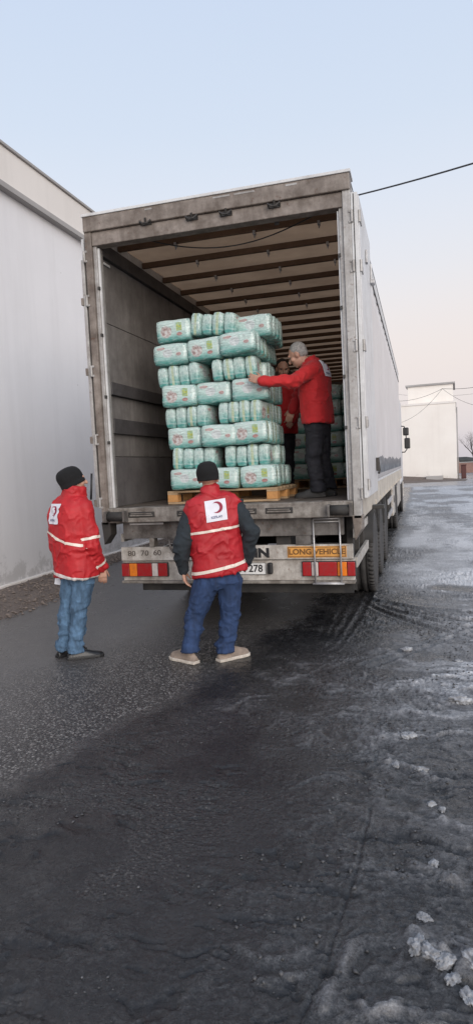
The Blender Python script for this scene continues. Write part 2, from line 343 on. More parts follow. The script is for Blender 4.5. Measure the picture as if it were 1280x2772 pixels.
# ------------------------------------------------------------------ the yard
def ground_materials():
    t = NT('wet_slushy_asphalt')
    def att(n):
        q = t.n('ShaderNodeAttribute'); q.attribute_name = n; return q.outputs['Fac']
    snow, wet, agg = att('snow'), att('wet'), att('agg')
    v = t.vor(64, None, 'F1', 'Color'); sv = t.n('ShaderNodeSeparateColor'); t.l(v, sv.inputs[0])
    vd = t.vor(64)
    stone = t.ramp(sv.outputs[0], [(.10, (.050, .047, .045)), (.50, (.12, .112, .106)), (.80, (.22, .205, .193)), (1., (.36, .34, .32))])
    tar = t.mix(t.noise(3.5, 7, .65), (.088, .082, .080), (.130, .121, .118))
    asphalt = t.mix(agg, tar, t.mix(t.ramp(vd, [(.35, 0.), (.6, 1.)]), stone, (.030, .028, .028)))
    murk = t.mix(t.noise(6, 8, .7), (.010, .010, .011), (.024, .023, .025))
    rusty = t.mix(t.ramp(t.noise(2.1, 6, .6, t.co((1, 1, 1), loc=(1.3, .2, 0))), [(.60, 0.), (.70, .5)]), murk, (.040, .022, .018))
    base = t.mix(t.math('MULTIPLY', wet, t.math('SUBTRACT', 1., t.math('MULTIPLY', agg, .42))), asphalt, rusty)
    g1 = t.ramp(t.noise(46, 6, .78, t.co((1, 1.25, 1)), .6), [(.30, 0.), (.70, 1.)]); g2 = t.ramp(t.noise(150, 4, .75), [(.32, 0.), (.68, 1.)])
    grain = t.math('ADD', t.math('MULTIPLY', g1, .6), t.math('MULTIPLY', g2, .4))
    sn = t.math('ADD', snow, t.math('MULTIPLY', t.math('SUBTRACT', grain, .5), t.math('ADD', t.math('MULTIPLY', snow, .9), .26)))
    sc = t.ramp(sn, [(.02, (.010, .010, .011)), (.16, (.045, .0445, .046)), (.38, (.14, .138, .142)), (.68, (.32, .318, .325)), (1., (.60, .60, .61))])
    c = t.mix(t.ramp(sn, [(.02, 0.), (.12, 1.)]), base, sc)
    r0 = t.mix(wet, t.mix(t.noise(5, 5), .20, .40), t.ramp(t.noise(11, 7, .65), [(.40, .05), (.62, .38)]))
    r = t.mix(t.ramp(snow, [(.15, 0.), (.6, 1.)]), r0, .62)
    hb = t.math('ADD', t.math('ADD', t.math('MULTIPLY', t.noise(75, 6, .75), .6), t.math('MULTIPLY', t.noise(24, 5, .7), .8)), t.math('MULTIPLY', t.math('MULTIPLY', vd, agg), -.9))
    t.set(Base_Color=c, Roughness=r, Normal=t.bump(hb, .62, .012)); M['slush'] = t.m
    t = NT('far_wet_asphalt'); n1 = t.noise(.20, 9, .68, t.co((1, 3.2, 1)), 1.2); n2 = t.noise(1.4, 8, .7, t.co((1, 2.5, 1)))
    s = t.math('ADD', t.math('MULTIPLY', n1, .7), t.math('MULTIPLY', n2, .3))
    c = t.ramp(s, [(.38, (.05, .05, .055)), (.47, (.13, .13, .14)), (.54, (.30, .30, .32)), (.66, (.55, .56, .58))])
    t.set(Base_Color=c, Roughness=t.ramp(s, [(.40, .08), (.55, .45)]), Normal=t.bump(n2, .5, .03)); M['far_ground'] = t.m
    M['gravel'] = worn('brown_gravel', (.17, .135, .115), (.075, .06, .052), .85, 0, .6, 9, 0, .6, 90)
    M['stone'] = worn('brown_pebble', (.22, .18, .155), (.09, .072, .062), .85, 0, .6, 14)
    t = NT('dirty_snow'); n = t.noise(26, 7, .7); M['snow'] = t.set(Base_Color=t.ramp(n, [(.30, (.10, .10, .108)), (.52, (.30, .305, .32)), (.75, (.62, .64, .66))]), Roughness=.7, Subsurface_Weight=.15, Subsurface_Radius=(.01, .012, .014), Normal=t.bump(t.noise(120, 4), .5, .006))
ground_materials()

tag(MB().box(-400, 400, -60, 600, -.40, -.045).build('ground', M['far_ground']), kind='structure')

def seg_dist(X, Y, pts):
    d = np.full(X.shape, 1e9)
    for (ax, ay), (bx, by) in zip(pts[:-1], pts[1:]):
        vx, vy = bx-ax, by-ay; tt = np.clip(((X-ax)*vx+(Y-ay)*vy)/(vx*vx+vy*vy), 0, 1)
        d = np.minimum(d, np.hypot(X-ax-tt*vx, Y-ay-tt*vy))
    return d
def curve_pts(p, n=14):
    p = np.array(p, float); t = np.linspace(0, 1, n)[:, None]; return ((1-t)**2*p[0]+2*t*(1-t)*p[1]+t**2*p[2]).tolist()
TRACKS = []
for k in range(6):      # ruts that fan out behind the trailer wheels
    TRACKS.append((curve_pts([(1.05+.10*k, 1.9-.1*k), (1.35+.16*k, .75+.05*k), (2.3+.28*k, .05+.20*k)]), .030+.01*(k % 2), .016))
for dx in (0, .075): TRACKS.append((curve_pts([(1.30+dx, -.75-dx*.5), (1.85+dx, .0-dx), (3.1+dx, 1.9-dx)]), .022, .016))
for k in range(4): TRACKS.append((curve_pts([(.80+.12*k, 2.0), (.83+.11*k, 1.0), (.86+.06*k, -.05-.1*k)]), .026, .006))
TRACKS.append(([(1.52, -2.9), (1.50, -3.3), (1.47, -3.6), (1.44, -3.9), (1.37, -4.2)], .007, .009))
RIDGES = [([on_z(*q)[:2] for q in qs], w, h) for qs, w, h in (
    ([(1050, 2065), (1110, 2075), (1160, 2105), (1210, 2118)], .030, .035), ([(1120, 2340), (1180, 2365), (1235, 2395)], .025, .04),
    ([(1100, 2550), (1140, 2590), (1200, 2600), (1290, 2615)], .034, .045), ([(860, 2740), (880, 2690), (930, 2620), (945, 2560)], .02, .022),
    ([(1130, 1850), (1180, 1835), (1260, 1830)], .06, .02), ([(990, 2000), (1060, 1996), (1120, 1995)], .035, .022),
    ([(1080, 2720), (1060, 2745), (1000, 2750), (985, 2725)], .018, .03), ([(1170, 2200), (1230, 2235), (1290, 2260)], .03, .025),
    ([(640, 2560), (700, 2600), (790, 2590), (840, 2570)], .02, .018), ([(700, 2660), (780, 2640), (850, 2625)], .016, .016),
    ([(990, 1770), (1040, 1760), (1100, 1790)], .04, .018))]
def boundary_x(Y):
    return np.interp(Y, [-7, -4.5, -2.99, -2.51, -1.39, -.11, 1.04, 3, 8, 30], [-1.7, -.95, -.42, -.22, .08, .26, .50, .75, .6, .4])
def ground_height(X, Y):
    wx, wy = .22*(fbm(X*3+40, Y*3, o=3)-.5), .22*(fbm(X*3, Y*3+60, o=3)-.5); Xw, Yw = X+wx, Y+wy
    xb = boundary_x(Y) + .26*(fbm(X*2.2, Y*2.2, o=5)-.5)
    xb = xb+.16*(fbm(X*9+3, Y*9+1, o=3)-.5)+.10*(vnoise(X*34, Y*34)-.5); sl = sstep(-.13, .17, X-xb)
    big = fbm(X*1.1+5, Y*1.1, o=4); mid = fbm(Xw*5.5, Yw*5.0+7, o=4)
    rg = lambda fx, fy, p, o=3: 1-np.abs(2*fbm(Xw*fx+p, Yw*fy+p*1.7, o=o)-1)
    cr = lambda r, t: np.clip(r-t, 0, 1)/(1-t)
    right = sstep(.7, 2.2, X-.10*(Y+4)); near = sstep(-1.4, -3.2, Y)
    patch = sstep(.44, .58, fbm(Xw*1.9+50, Yw*2.4+20, o=4)); calm = near*(1-.75*right); rough = np.clip((.22+.78*patch*np.maximum(right, .55)+.30*right)*(1-.72*calm), 0, 1.1)
    r1, r2, r3, r4 = cr(rg(4.2, 7.0, 31, 5), .82), cr(rg(11, 16, 5), .72), cr(rg(27, 34, 13), .62), cr(rg(62, 70, 3, 2), .5)
    fine = vnoise(X*150, Y*160)
    h = .010*(big-.5) + rough*(.015*r1*sstep(.42, .6, mid) + .010*r2*sstep(.40, .55, mid) + .0075*r3 + .0042*r4) + .0025*(fine-.5)*(.5+rough)
    crest = np.clip(.8*r1*sstep(.42, .6, mid)+.55*r2*sstep(.40, .55, mid)+.45*r3+.25*r4, 0, 1.2)
    c = fbm(Xw*7+77, Yw*24+5, o=3); dent = sstep(.59, .66, c)*near*sstep(.36, .5, fbm(X*1.7+9, Y*1.7+31, o=3)); lip = sstep(.53, .58, c)*near*(1-dent)*sstep(.36, .5, fbm(X*1.7+9, Y*1.7+31, o=3)); dent = dent*(1-.65*calm); lip = lip*(1-.8*calm); h = h - .020*dent + .004*lip
    ridge_snow = np.zeros_like(h)
    for pts, w, hh in RIDGES:
        d = seg_dist(X+wx*.25, Y+wy*.25, pts); m = np.exp(-(d/w)**2)*(.2+1.5*fbm(X*30+9, Y*30, o=4)); h = h + hh*.55*m; ridge_snow = np.maximum(ridge_snow, m)
    for pts, w, dp in TRACKS:
        d = seg_dist(X+wx*.12, Y+wy*.12, pts); h = h - dp*.8*np.exp(-(d/w)**2) + dp*.5*np.exp(-((d-w*2.0)/(w*.7))**2)*(.2+1.2*fbm(X*26, Y*26, o=3))
    h = h*sl + (1-sl)*(.004*(big-.5)+.0022*(fbm(X*60, Y*60, o=2)-.5))
    a, b = on_z(1200, 1592)[:2], on_z(1330, 1600)[:2]
    water = np.exp(-(seg_dist(X, Y, [a, b])/.20)**4)
    far = sstep(1.0, 3.5, Y)*sstep(1.15, 1.5, X)
    glaze = far*sstep(10.5, 8.5, Y)*sstep(3.2, 4.4, Y)*sstep(.36, .50, fbm(X*.8+8, Y*.4+2, o=4))
    flat = np.maximum(water, .9*glaze)
    h = h*(1-flat)*(1+.6*far) - .004*flat
    tone = sstep(-2.9, -.6, Y)*sstep(.0, 1.2, X-xb)
    hi = crest*(.6+.8*fbm(Xw*9+2, Yw*9+44, o=3)); dark = 1-.55*near
    snow = .055-.005*calm + .16*tone*fbm(Xw*2.3+4, Yw*4.5+1, o=4)*2*(.4+.6*right) + .10*right*dark + hi*(.19*(1-.55*calm)+.16*right*dark)*(.4+.6*rough) + .04*lip + ridge_snow*.36*(.25+.75*right)*(1-.35*near) - .10*dent
    st = fbm(Xw*2.6+6, Yw*8.5+17, o=5); snow = snow*(.75+.5*fbm(Xw*1.5+21, Yw*2.6+11, o=3)) + .40*right*(1-.45*near)*sstep(.54, .66, st)*(.4+.6*sstep(-4.5, -1., Y)); h = h + .010*right*sstep(.54, .66, st)
    snow = snow + far*(.24+.40*sstep(.36, .60, fbm(X*1.3+2, Y*.7+4, o=5)))
    snow = snow*sl*(1-.97*water) ; snow = snow*(1-.35*glaze)+.42*glaze
    snow = snow*(.25+.75*sstep(-.1, .6, X-xb))*(1-.7*sstep(1.3, .4, np.hypot((X-.75)/1.0, (Y-1.2)/1.6)))
    wet = np.clip(sl+flat, 0, 1)
    agg = (1-sl)*sstep(-2.2, -.1, X-xb+.7*(fbm(X*1.3+4, Y*1.3, o=3)-.5))*sstep(2.6, -.4, Y)
    agg = np.maximum(agg, sl*sstep(.46, .60, fbm(X*3+12, Y*3+2, o=4))*sstep(.3, -.5, X-.9-.25*(Y+4))*.85)
    return h, snow, wet, agg
def build_slush():
    def span(*seg):
        out = []
        for a, b, s in seg: out += list(np.arange(a, b-1e-6, s))
        return np.array(out+[seg[-1][1]])
    xs = span((-4.3, -1.2, .06), (-1.2, -.4, .02), (-.4, 2.5, .0080), (2.5, 3.2, .02), (3.2, 9, .06)); ys = span((-6.2, -4.7, .05), (-4.7, -2.2, .0082), (-2.2, -.6, .013), (-.6, 1.2, .022), (1.2, 5, .04), (5, 14, .09), (14, 34, .25))
    X, Y = np.meshgrid(xs, ys); ny, nx = X.shape
    h, snow, wet, agg = ground_height(X, Y)
    edge = np.minimum.reduce([X-xs[0], xs[-1]-X, (Y-ys[0]), ys[-1]-Y]); h = h - .09*sstep(.6, 0, edge)
    co = np.stack([X, Y, h], -1).reshape(-1, 3).astype(np.float32)
    idx = np.arange(ny*nx).reshape(ny, nx); q = np.stack([idx[:-1, :-1], idx[:-1, 1:], idx[1:, 1:], idx[1:, :-1]], -1).reshape(-1, 4)
    me = bpy.data.meshes.new('slush_ground'); me.vertices.add(len(co)); me.vertices.foreach_set('co', co.ravel())
    me.loops.add(q.size); me.loops.foreach_set('vertex_index', q.ravel().astype(np.int32)); me.polygons.add(len(q))
    me.polygons.foreach_set('loop_start', np.arange(0, q.size, 4, dtype=np.int32)); me.update(calc_edges=True); me.validate()
    for n, a in (('snow', snow), ('wet', wet), ('agg', agg)):
        at = me.attributes.new(n, 'FLOAT', 'POINT'); at.data.foreach_set('value', np.clip(a, 0, 1.2).astype(np.float32).ravel())
    tag(link('slush_ground', me, M['slush'], None, True), kind='structure')
build_slush()
def gz(x, y): return float(ground_height(np.array([x]), np.array([y]))[0][0])

# snow lumps lying on the slush
def lump(seed, r, n=4):
    bm = bmesh.new(); bmesh.ops.create_icosphere(bm, subdivisions=n, radius=1)
    P = np.array([v.co for v in bm.verts]); d = .35+1.05*fbm(P[:, 0]*1.7+seed*7.1, P[:, 1]*1.7+3, P[:, 2]*1.7, 4)+.75*(fbm(P[:, 0]*5+seed, P[:, 1]*5, P[:, 2]*5+seed, 3)-.4)
    P = P*d[:, None]*np.array([r[0], r[1], r[2]])
    for v, p in zip(bm.verts, P): v.co = p
    me = bpy.data.meshes.new('snow_lump'); bm.to_mesh(me); bm.free(); return me
def snow_lumps():
    lab = 'small grey lump of dirty snow lying on the wet slush'
    spots = [(1245, 1905, .062, .034, 'whitest lump of snow lying alone on the wet slush beside the ruts'), (1130, 2575, .034, .030, 'white snow lump at the start of the thick slush ridge'), (1165, 2600, .030, .022, None),
             (1205, 2618, .030, .022, None), (1268, 2705, .028, .022, None), (1165, 2182, .020, .018, None), (1195, 2194, .018, .014, None), (1148, 2490, .022, .016, None), (1225, 2655, .024, .018, None),
             (1095, 2000, .026, .016, None), (1113, 2000, .024, .016, None), (1070, 2075, .024, .016, None), (1140, 2092, .026, .018, None), (1172, 2345, .022, .016, None), (1240, 1792, .040, .018, None), (1100, 1765, .040, .018, None), (1278, 2620, .03, .024, None)]
    for i, (px, py, r, hh, l) in enumerate(spots):
        p = on_z(px, py); o = link('snow_lump', lump(i+1, (r*1.25, r*.8, hh)), M['snow'], None, True)
        o.location = (p[0], p[1], gz(p[0], p[1])+hh*.10); o.rotation_euler = (0, 0, i*1.3)
        tag(o, l or lab, 'snow lump', 'lumps of dirty snow on the slush')
snow_lumps()
def slush_crumbs():
    # loose ice crumbs strewn over the slush: nobody could count them
    rs = np.random.RandomState(11); mb = MB(); base = []
    t = (1+5**.5)/2
    oct_v = np.array([(1, 0, 0), (-1, 0, 0), (0, 1, 0), (0, -1, 0), (0, 0, 1), (0, 0, -1)], float); oct_f = [(0, 2, 4), (2, 1, 4), (1, 3, 4), (3, 0, 4), (2, 0, 5), (1, 2, 5), (3, 1, 5), (0, 3, 5)]
    n = 9000; x = rs.uniform(-.6, 3.6, n); y = rs.uniform(-4.7, 1.2, n); dens = fbm(x*2.4+3, y*3.1+8, o=4)
    keep = (x > boundary_x(y)+.1) & (dens > .52+.10*rs.rand(n)-.08*sstep(.9, 2.2, x)); x, y = x[keep], y[keep]; z = ground_height(x, y)[0]
    for i in range(len(x)):
        s = .0025+.0055*rs.rand()**2*(1+.7*(x[i] > 1.2)); v = oct_v*rs.uniform(.6, 1.25, (6, 1))*s*np.array([1.2, 1., .75]); a = rs.rand()*6.3; c_, s_ = math.cos(a), math.sin(a)
        mb.add([(x[i]+p[0]*c_-p[1]*s_, y[i]+p[0]*s_+p[1]*c_, z[i]+s*.3+p[2]) for p in v], oct_f)
    t = NT('grey_ice_crumb'); n1 = t.noise(9, 5, .7)
    M['crumb'] = t.set(Base_Color=t.ramp(n1, [(.35, (.03, .03, .032)), (.58, (.09, .09, .095)), (.75, (.26, .26, .27))]), Roughness=.5)
    tag(mb.build('slush_crumbs', M['crumb'], None, True), 'loose grey ice crumbs scattered over the wet slush', 'slush', kind='stuff')
slush_crumbs()

# gravel verge along the wall
def verge():
    ys = np.arange(-8, 34, .10); xe = np.interp(ys, [-8, -2, .4, 1.4, 3, 4.5, 12, 34], [-3.15, -3.0, -2.87, -2.78, -3.15, -3.55, -3.62, -3.62])+.12*(fbm(ys*1.7, ys*0+3, o=4)-.5)
    n = 26; V, F = [], []
    for j, y in enumerate(ys):
        for i in range(n):
            x = -4.02+(xe[j]+4.02)*i/(n-1); V.append((x, y, .05*(1-(i/(n-1))**3)+.03*(fbm(np.array([x*5]), np.array([y*5]))[0]-.5)*(1 if i < n-1 else 0)-(.015 if i == n-1 else 0)))
    for j in range(len(ys)-1):
        for i in range(n-1): a = j*n+i; F.append((a, a+1, a+n+1, a+n))
    tag(MB().add(V, F).build('gravel_verge', M['gravel'], None, True), kind='structure')
    rs = np.random.RandomState(4); mb = MB(); ov = np.array([(1, 0, 0), (-1, 0, 0), (0, 1, 0), (0, -1, 0), (0, 0, 1), (0, 0, -1)], float); of = [(0, 2, 4), (2, 1, 4), (1, 3, 4), (3, 0, 4), (2, 0, 5), (1, 2, 5), (3, 1, 5), (0, 3, 5)]
    for k in range(5200):
        y = rs.uniform(-1.5, 9); e = np.interp(y, ys, xe); u = rs.rand()**.8; x = -4.0+(e+4.0+.06)*u; s = .007+.020*rs.rand()**3
        zz = .05*(1-u**3); v = ov*rs.uniform(.6, 1.3, (6, 1))*s*np.array([1.2, 1, .7]); mb.add([(x+p[0], y+p[1], zz+s*.3+p[2]) for p in v], of)
    tag(mb.build('gravel', M['stone']), 'brown gravel strewn along the foot of the white wall', 'gravel', kind='stuff')
verge()

# ------------------------------------------------------------------ buildings
def buildings():
    b = empty('white_building', (-4.05, 10, 0)); tag(b, 'long white plastered building with cream parapet beside the trailer', 'building')
    def bx(n, m, x0, x1, y0, y1, z0, z1, bev=.006):
        o = box(n, m, None, x0+4.05, x1+4.05, y0-10, y1-10, z0, z1, bev); o.parent = b; return o
    bx('wall', M['wall'], -14, -4.05, -14, 38, -.1, 5.93)
    bx('plinth', M['parapet'], -4.08, -3.985, -14, 38, -.1, .085, .012)
    bx('ledge', M['ledge'], -4.2, -3.93, -14, 38, 5.87, 5.955)
    bx('parapet', M['parapet'], -4.3, -3.965, -14, 38, 5.952, 6.50)
    bx('parapet_cap', M['ledge'], -4.34, -3.93, -14, 38, 6.50, 6.545)
    # far white building with the raised block
    r = empty('far_white_building', (4.45, 44.6, 0), rad(-3)); tag(r, 'warm white windowless building beyond the truck cab with a taller block', 'building')
    def rb(n, m, x0, x1, y0, y1, z0, z1, par=None): return box(n, m, par or r, x0, x1, y0, y1, z0, z1, .01)
    rb('wall', M['farwall'], -20, 0, 0, 12, -.1, 5.62); rb('parapet', M['parapet'], -20.05, .05, -.05, 12.05, 5.62, 5.78)
    tb = rb('raised_block', M['farwall'], -3.45, -.15, 1.2, 6, 5.7, 7.15); box('roof_slab', M['ledge'], tb, -3.6, 0, 1.05, 6.2, 7.15, 7.28, .01)
    dp = MB().tube([(.07, .12, 0), (.07, .12, 5.3)], .05).build('downpipe', M['ledge'], r, True)
    for x, w in ((-5.5, 1.0), (-1.6, 1.2)): rb('step', M['ledge'], x-w/2, x+w/2, -.5, 0.02, -.05, .32)
    rr = MB().add([(-9, 40.0, -.08), (4.9, 41.6, -.06), (5.3, 44.9, -.06), (-9, 45.6, -.06), (-9, 40.6, -.02), (4.8, 41.9, -.02), (4.6, 44.66, .05), (.4, 44.90, .42), (-9, 45.4, .6)],
                  [(0, 1, 5, 4), (4, 5, 6, 7), (4, 7, 8), (1, 2, 6, 5)]).build('earth_ramp', M['gravel'])
    tag(rr, kind='structure')
buildings()

# ------------------------------------------------------------------ the trailer
HF, HT = 1.265, 4.10
def trailer():
    R = empty('semi_trailer', (0, 0, 0)); tag(R, 'long weathered box semi trailer standing open at the rear with its doors folded back', 'trailer')
    def bx(n, m, *a, par=None, bev=.004): return box(n, M[m], par or R, *a, bev)
    # floor
    fw = 2.36/9
    for i in range(9): bx('floor_board', 'floorwood', -1.18+fw*i+.003, -1.18+fw*(i+1)-.003, .02, 13.45, HF-.035, HF-.004*(i % 2), bev=.003)
    # rear frame
    for s in (-1, 1):
        x0, x1 = sorted((s*1.205, s*1.275)); p = bx('rear_post', 'frame' if s < 0 else 'post', x0, x1, 0, .12, 1.10, 3.95)
        x0, x1 = sorted((s*1.168, s*1.204)); bx('inner_channel', 'post', x0, x1, .03, .16, HF, 3.82, par=p)
        x0, x1 = sorted((s*1.150, s*1.168)); bx('edge_strip', 'lip', x0, x1, .05, .075, HF, 3.80, par=p, bev=.002)
        for z in (1.32, 1.95, 2.62, 3.30, 3.72):
            h = MB().tube([(s*1.283, -.008, z-.05), (s*1.283, -.008, z+.05)], .012, 10)
            h.box(*sorted((s*1.255, s*1.29)), -.009, .004, z-.055, z-.035); h.box(*sorted((s*1.255, s*1.29)), -.009, .004, z+.035, z+.055); h.build('hinge', M['post'], p, bevel=.002)
        for z in (1.9, 2.35, 2.95, 3.4): bx('stud', 'blackmetal', *sorted((s*1.155, s*1.175)), .02, .045, z, z+.03, par=p, bev=.002)
    up = bx('header_upper_beam', 'frame', -1.275, 1.275, -.02, .16, 3.945, 4.085, bev=.008)
    bx('header_lip', 'lip', -1.285, 1.285, -.03, .20, 4.085, 4.112, par=up)
    for x, w_ in ((-.62, .07), (.05, .16), (.25, .19), (.72, .10)):
        bx('reflector_strip', 'post', x, x+w_, -.023, -.019, 4.052, 4.068, par=up, bev=.001)
    lo = bx('header_lower_beam', 'frame', -1.203, 1.203, .01, .13, 3.815, 3.943, bev=.006)
    for px, py in ((396, 603), (520, 590), (612, 578), (742, 556)):
        q = on_y(px, py, .0); c = MB()
        c.box(q[0]-.055, q[0]+.055, -.004, .011, q[2]-.02, q[2]+.02)
        c.tube([(q[0]-.05, -.008, q[2]-.008), (q[0]-.055, -.03, q[2]+.012), (q[0]-.02, -.036, q[2]-.016), (q[0]+.02, -.036, q[2]-.016), (q[0]+.055, -.03, q[2]+.012), (q[0]+.05, -.008, q[2]-.008)], .008, 8)
        c.tube([(q[0], -.005, q[2]-.02), (q[0]+.004, -.034, q[2]+.035)], .010, 8).build('latch_cleat', M['blackmetal'], lo, bevel=.002)
    # hanging strap and slack cord under the header
    q = on_y(748, 592, .12)
    MB().box(q[0]-.02, q[0]+.022, .118, .124, q[2]-.055, 3.82).box(q[0]+.018, q[0]+.035, .118, .124, q[2]-.02, q[2]+.035).build('strap_end', M['rubber'], lo)
    A, B = on_y(352, 634, .14), on_y(925, 540, .14); pts = []
    for t in np.linspace(0, 1, 22): p = A*(1-t)+B*t; p = p+np.array([0, .25*math.sin(t*math.pi), -.17*math.sin(math.pi*t**.85)]); pts.append(p)
    MB().tube(pts, .006, 6).build('slack_cord', M['rubber'], lo, True)
    # roof: tarpaulin over bows, side rails
    V, F = [], []; ny = 150; nx = 9
    for j in range(ny):
        y = .12+13.4*j/(ny-1)
        for i in range(nx): V.append((-1.22+2.44*i/(nx-1), y, 4.015-.012*abs(math.sin((y-.58)/.62*math.pi))))
    for j in range(ny-1):
        for i in range(nx-1): a = j*nx+i; F.append((a, a+1, a+nx+1, a+nx))
    MB().add(V, F).build('roof_tarpaulin', M['tarp'], R, True)
    for k in range(21):
        y = .58+.62*k; b = bx('roof_bow', 'bow', -1.19, 1.19, y-.022, y+.022, 3.925, 3.985)
        if k < 6:
            for x in (-.55+.02*k, .28, .92): MB().box(x-.012, x+.012, y-.03, y+.03, 3.895, 3.93).box(x-.005, x+.005, y-.006, y+.006, 3.865, 3.9).build('clip', M['galv'], b)
    for s in (-1, 1):
        x0, x1 = sorted((s*1.20, s*1.268)); rl = bx('roof_rail', 'lip', x0, x1, .16, 13.6, 3.89, 4.07)
        bx('rail_seal', 'black', *sorted((s*1.266, s*1.278)), .18, 13.6, 3.845, 3.865, par=rl, bev=.001); bx('rail_seal', 'black', *sorted((s*1.255, s*1.272)), .18, 13.6, 4.062, 4.080, par=rl, bev=.001)
    # left inside wall
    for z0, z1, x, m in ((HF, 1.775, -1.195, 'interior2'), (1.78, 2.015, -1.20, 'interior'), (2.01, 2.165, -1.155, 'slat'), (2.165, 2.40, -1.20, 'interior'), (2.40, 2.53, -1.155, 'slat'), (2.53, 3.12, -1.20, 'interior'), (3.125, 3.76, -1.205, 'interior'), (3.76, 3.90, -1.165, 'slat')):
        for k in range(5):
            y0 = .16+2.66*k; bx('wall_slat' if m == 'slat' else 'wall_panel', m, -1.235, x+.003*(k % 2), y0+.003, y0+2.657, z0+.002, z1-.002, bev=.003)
    bx('light_leak_strip', 'lip', -1.198, -1.19, .22, .36, 3.70, 3.725, bev=.003).rotation_euler = (0, 0, 0)  # pale painted strip standing in for daylight leaking through a slit
    bx('left_curtain', 'curtain', -1.275, -1.24, .16, 13.6, HF, 3.9)
    # front wall
    for k in range(4): bx('front_board', 'interior2', -1.235, 1.235, 13.46, 13.6, HF+.69*k, HF+.69*(k+1)-.004)
    # right curtain, lower rail, straps
    V, F = [], []; ny, nz = 160, 12
    for j in range(ny):
        for i in range(nz):
            y = .16+13.44*j/(ny-1); z = 1.37+(3.87-1.37)*i/(nz-1)
            V.append((1.262+.010*math.sin(y*4.8)*math.sin((z-1.37)/2.5*math.pi)+.006*math.sin(y*11+z*2), y, z))
    for j in range(ny-1):
        for i in range(nz-1): a = j*nz+i; F.append((a, a+nz, a+nz+1, a+1))
    cur = MB().add(V, F).build('right_curtain', M['curtain'], R, True); so = cur.modifiers.new('thick', 'SOLIDIFY'); so.thickness = .012
    sr = bx('side_rail', 'cream', 1.20, 1.272, .14, 13.6, 1.085, 1.375, bev=.006); bx('rail_trim', 'lip', 1.262, 1.283, 1.5, 13.6, 1.352, 1.378, par=sr, bev=.002)
    for k in range(14):
        y = 1.95+.85*k; bx('buckle', 'cream', 1.265, 1.285, y, y+.03, 1.10, 1.15, par=sr, bev=.002)
    bx('left_side_rail', 'cream', -1.272, -1.20, .14, 13.6, 1.085, HF-.002, bev=.006)
    # folded-back doors
    d = bx('door', 'door', 1.312, 1.342, .055, 1.36, 1.285, 3.915, bev=.006)
    bx('door_seal', 'black', 1.296, 1.304, -.004, .004, 1.28, 3.91, par=d, bev=.003)
    bx('door_edge', 'lip', 1.277, 1.334, .0, .052, 1.28, 3.92, par=d)
    for z in (1.40, 1.95, 2.62, 3.30, 3.72): MB().box(1.334, 1.352, .02, .20, z-.03, z+.03).tube([(1.345, .018, z-.05), (1.345, .018, z+.05)], .014, 8).build('hinge_strap', M['post'], d, bevel=.002)
    MB().box(1.344, 1.375, 1.14, 1.22, 1.50, 1.64).tube([(1.365, 1.18, 1.62), (1.378, 1.16, 1.50), (1.376, 1.05, 1.48)], .012, 8).build('door_handle', M['blackmetal'], d, bevel=.002)
    MB().box(1.344, 1.385, 1.22, 1.34, 3.46, 3.50).box(1.344, 1.36, 1.24, 1.32, 3.48, 3.66).build('keeper_bracket', M['galv'], d, bevel=.003)
    MB().box(1.344, 1.362, .62, .70, 3.50, 3.62).build('keeper_plate', M['galv'], d, bevel=.003)
    bx('retainer_block', 'blackmetal', 1.27, 1.40, 1.34, 1.50, 1.085, 1.125)
    d2 = bx('door', 'door', -1.342, -1.312, .055, 1.36, 1.285, 3.915, bev=.006)
    bx('door_edge', 'post', -1.334, -1.300, .012, .052, 1.28, 3.70, par=d2)
    for z in (1.32, 1.95, 2.62, 3.30): MB().box(-1.352, -1.328, .0, .20, z-.035, z+.035).build('hinge_strap', M['frame'], d2, bevel=.003)
    MB().tube([(-1.352, -.01, 1.62), (-1.360, -.02, 1.48), (-1.372, -.02, 1.36)], .011, 8).build('rubber_strap', M['black'], d2, True)
    # sill beam
    si = bx('rear_sill', 'sill', -1.20, 1.20, -.015, .16, 1.118, HF-.001, bev=.008)
    for a, b in ((-.98, -.70), (-.47, -.20), (.05, .32), (.40, .66)):
        sl = bx('step_slot', 'blackmetal', a, b, -.020, .0, 1.165, 1.222, par=si, bev=.006)
        MB().box(a+.02, b-.02, -.027, -.019, 1.180, 1.192).box(a+.03, b-.03, -.027, -.019, 1.200, 1.208).build('slot_lip', M['sill'], si, bevel=.002)
    for s in (-1, 1):
        c = 1.09*s; MB().lathe([(-.085, .02), (-.085, .046), (.085, .046), (.085, .02)], 'x', (c, -.058, 1.185), 20).build('dock_buffer', M['rubber'], R, True)
        for a in (c-.108, c+.086): bx('buffer_bracket', 'cross', a, a+.022, -.11, -.013, 1.13, 1.24)
        # corner gusset below the post
        g = MB(); x0, x1 = sorted((s*1.19, s*1.285)); V = [(x0, 0, 1.13), (x1, 0, 1.13), (x1-.02*(s > 0), 0, 1.0), (x0+.02, 0, .90), (x0, .14, 1.13), (x1, .14, 1.13), (x1, .14, 1.0), (x0+.02, .14, .90)]
        g.add(V, [(0, 3, 2, 1), (4, 5, 6, 7), (0, 1, 5, 4), (1, 2, 6, 5), (2, 3, 7, 6), (3, 0, 4, 7)]).build('corner_gusset', M['frame' if s > 0 else 'blackmetal'], R, bevel=.004)
    # underframe
    bx('rear_crossmember', 'cross', -1.10, 1.10, .10, .16, .945, 1.118)
    bx('white_light_bar', 'lip', -1.02, -.66, .085, .10, 1.085, 1.105, bev=.002)
    for x in (-.52, .52): bx('chassis_beam', 'blackmetal', x-.07, x+.07, .17, 12.8, .74, 1.11)
    for x in (-.50, .72): bx('bumper_hanger', 'cross', x-.07, x+.07, .105, .24, .86, 1.02)
    for x in (-.80, -.30, .22): bx('bracket', 'sill', x-.025, x+.025, .10, .2, .86, .95)
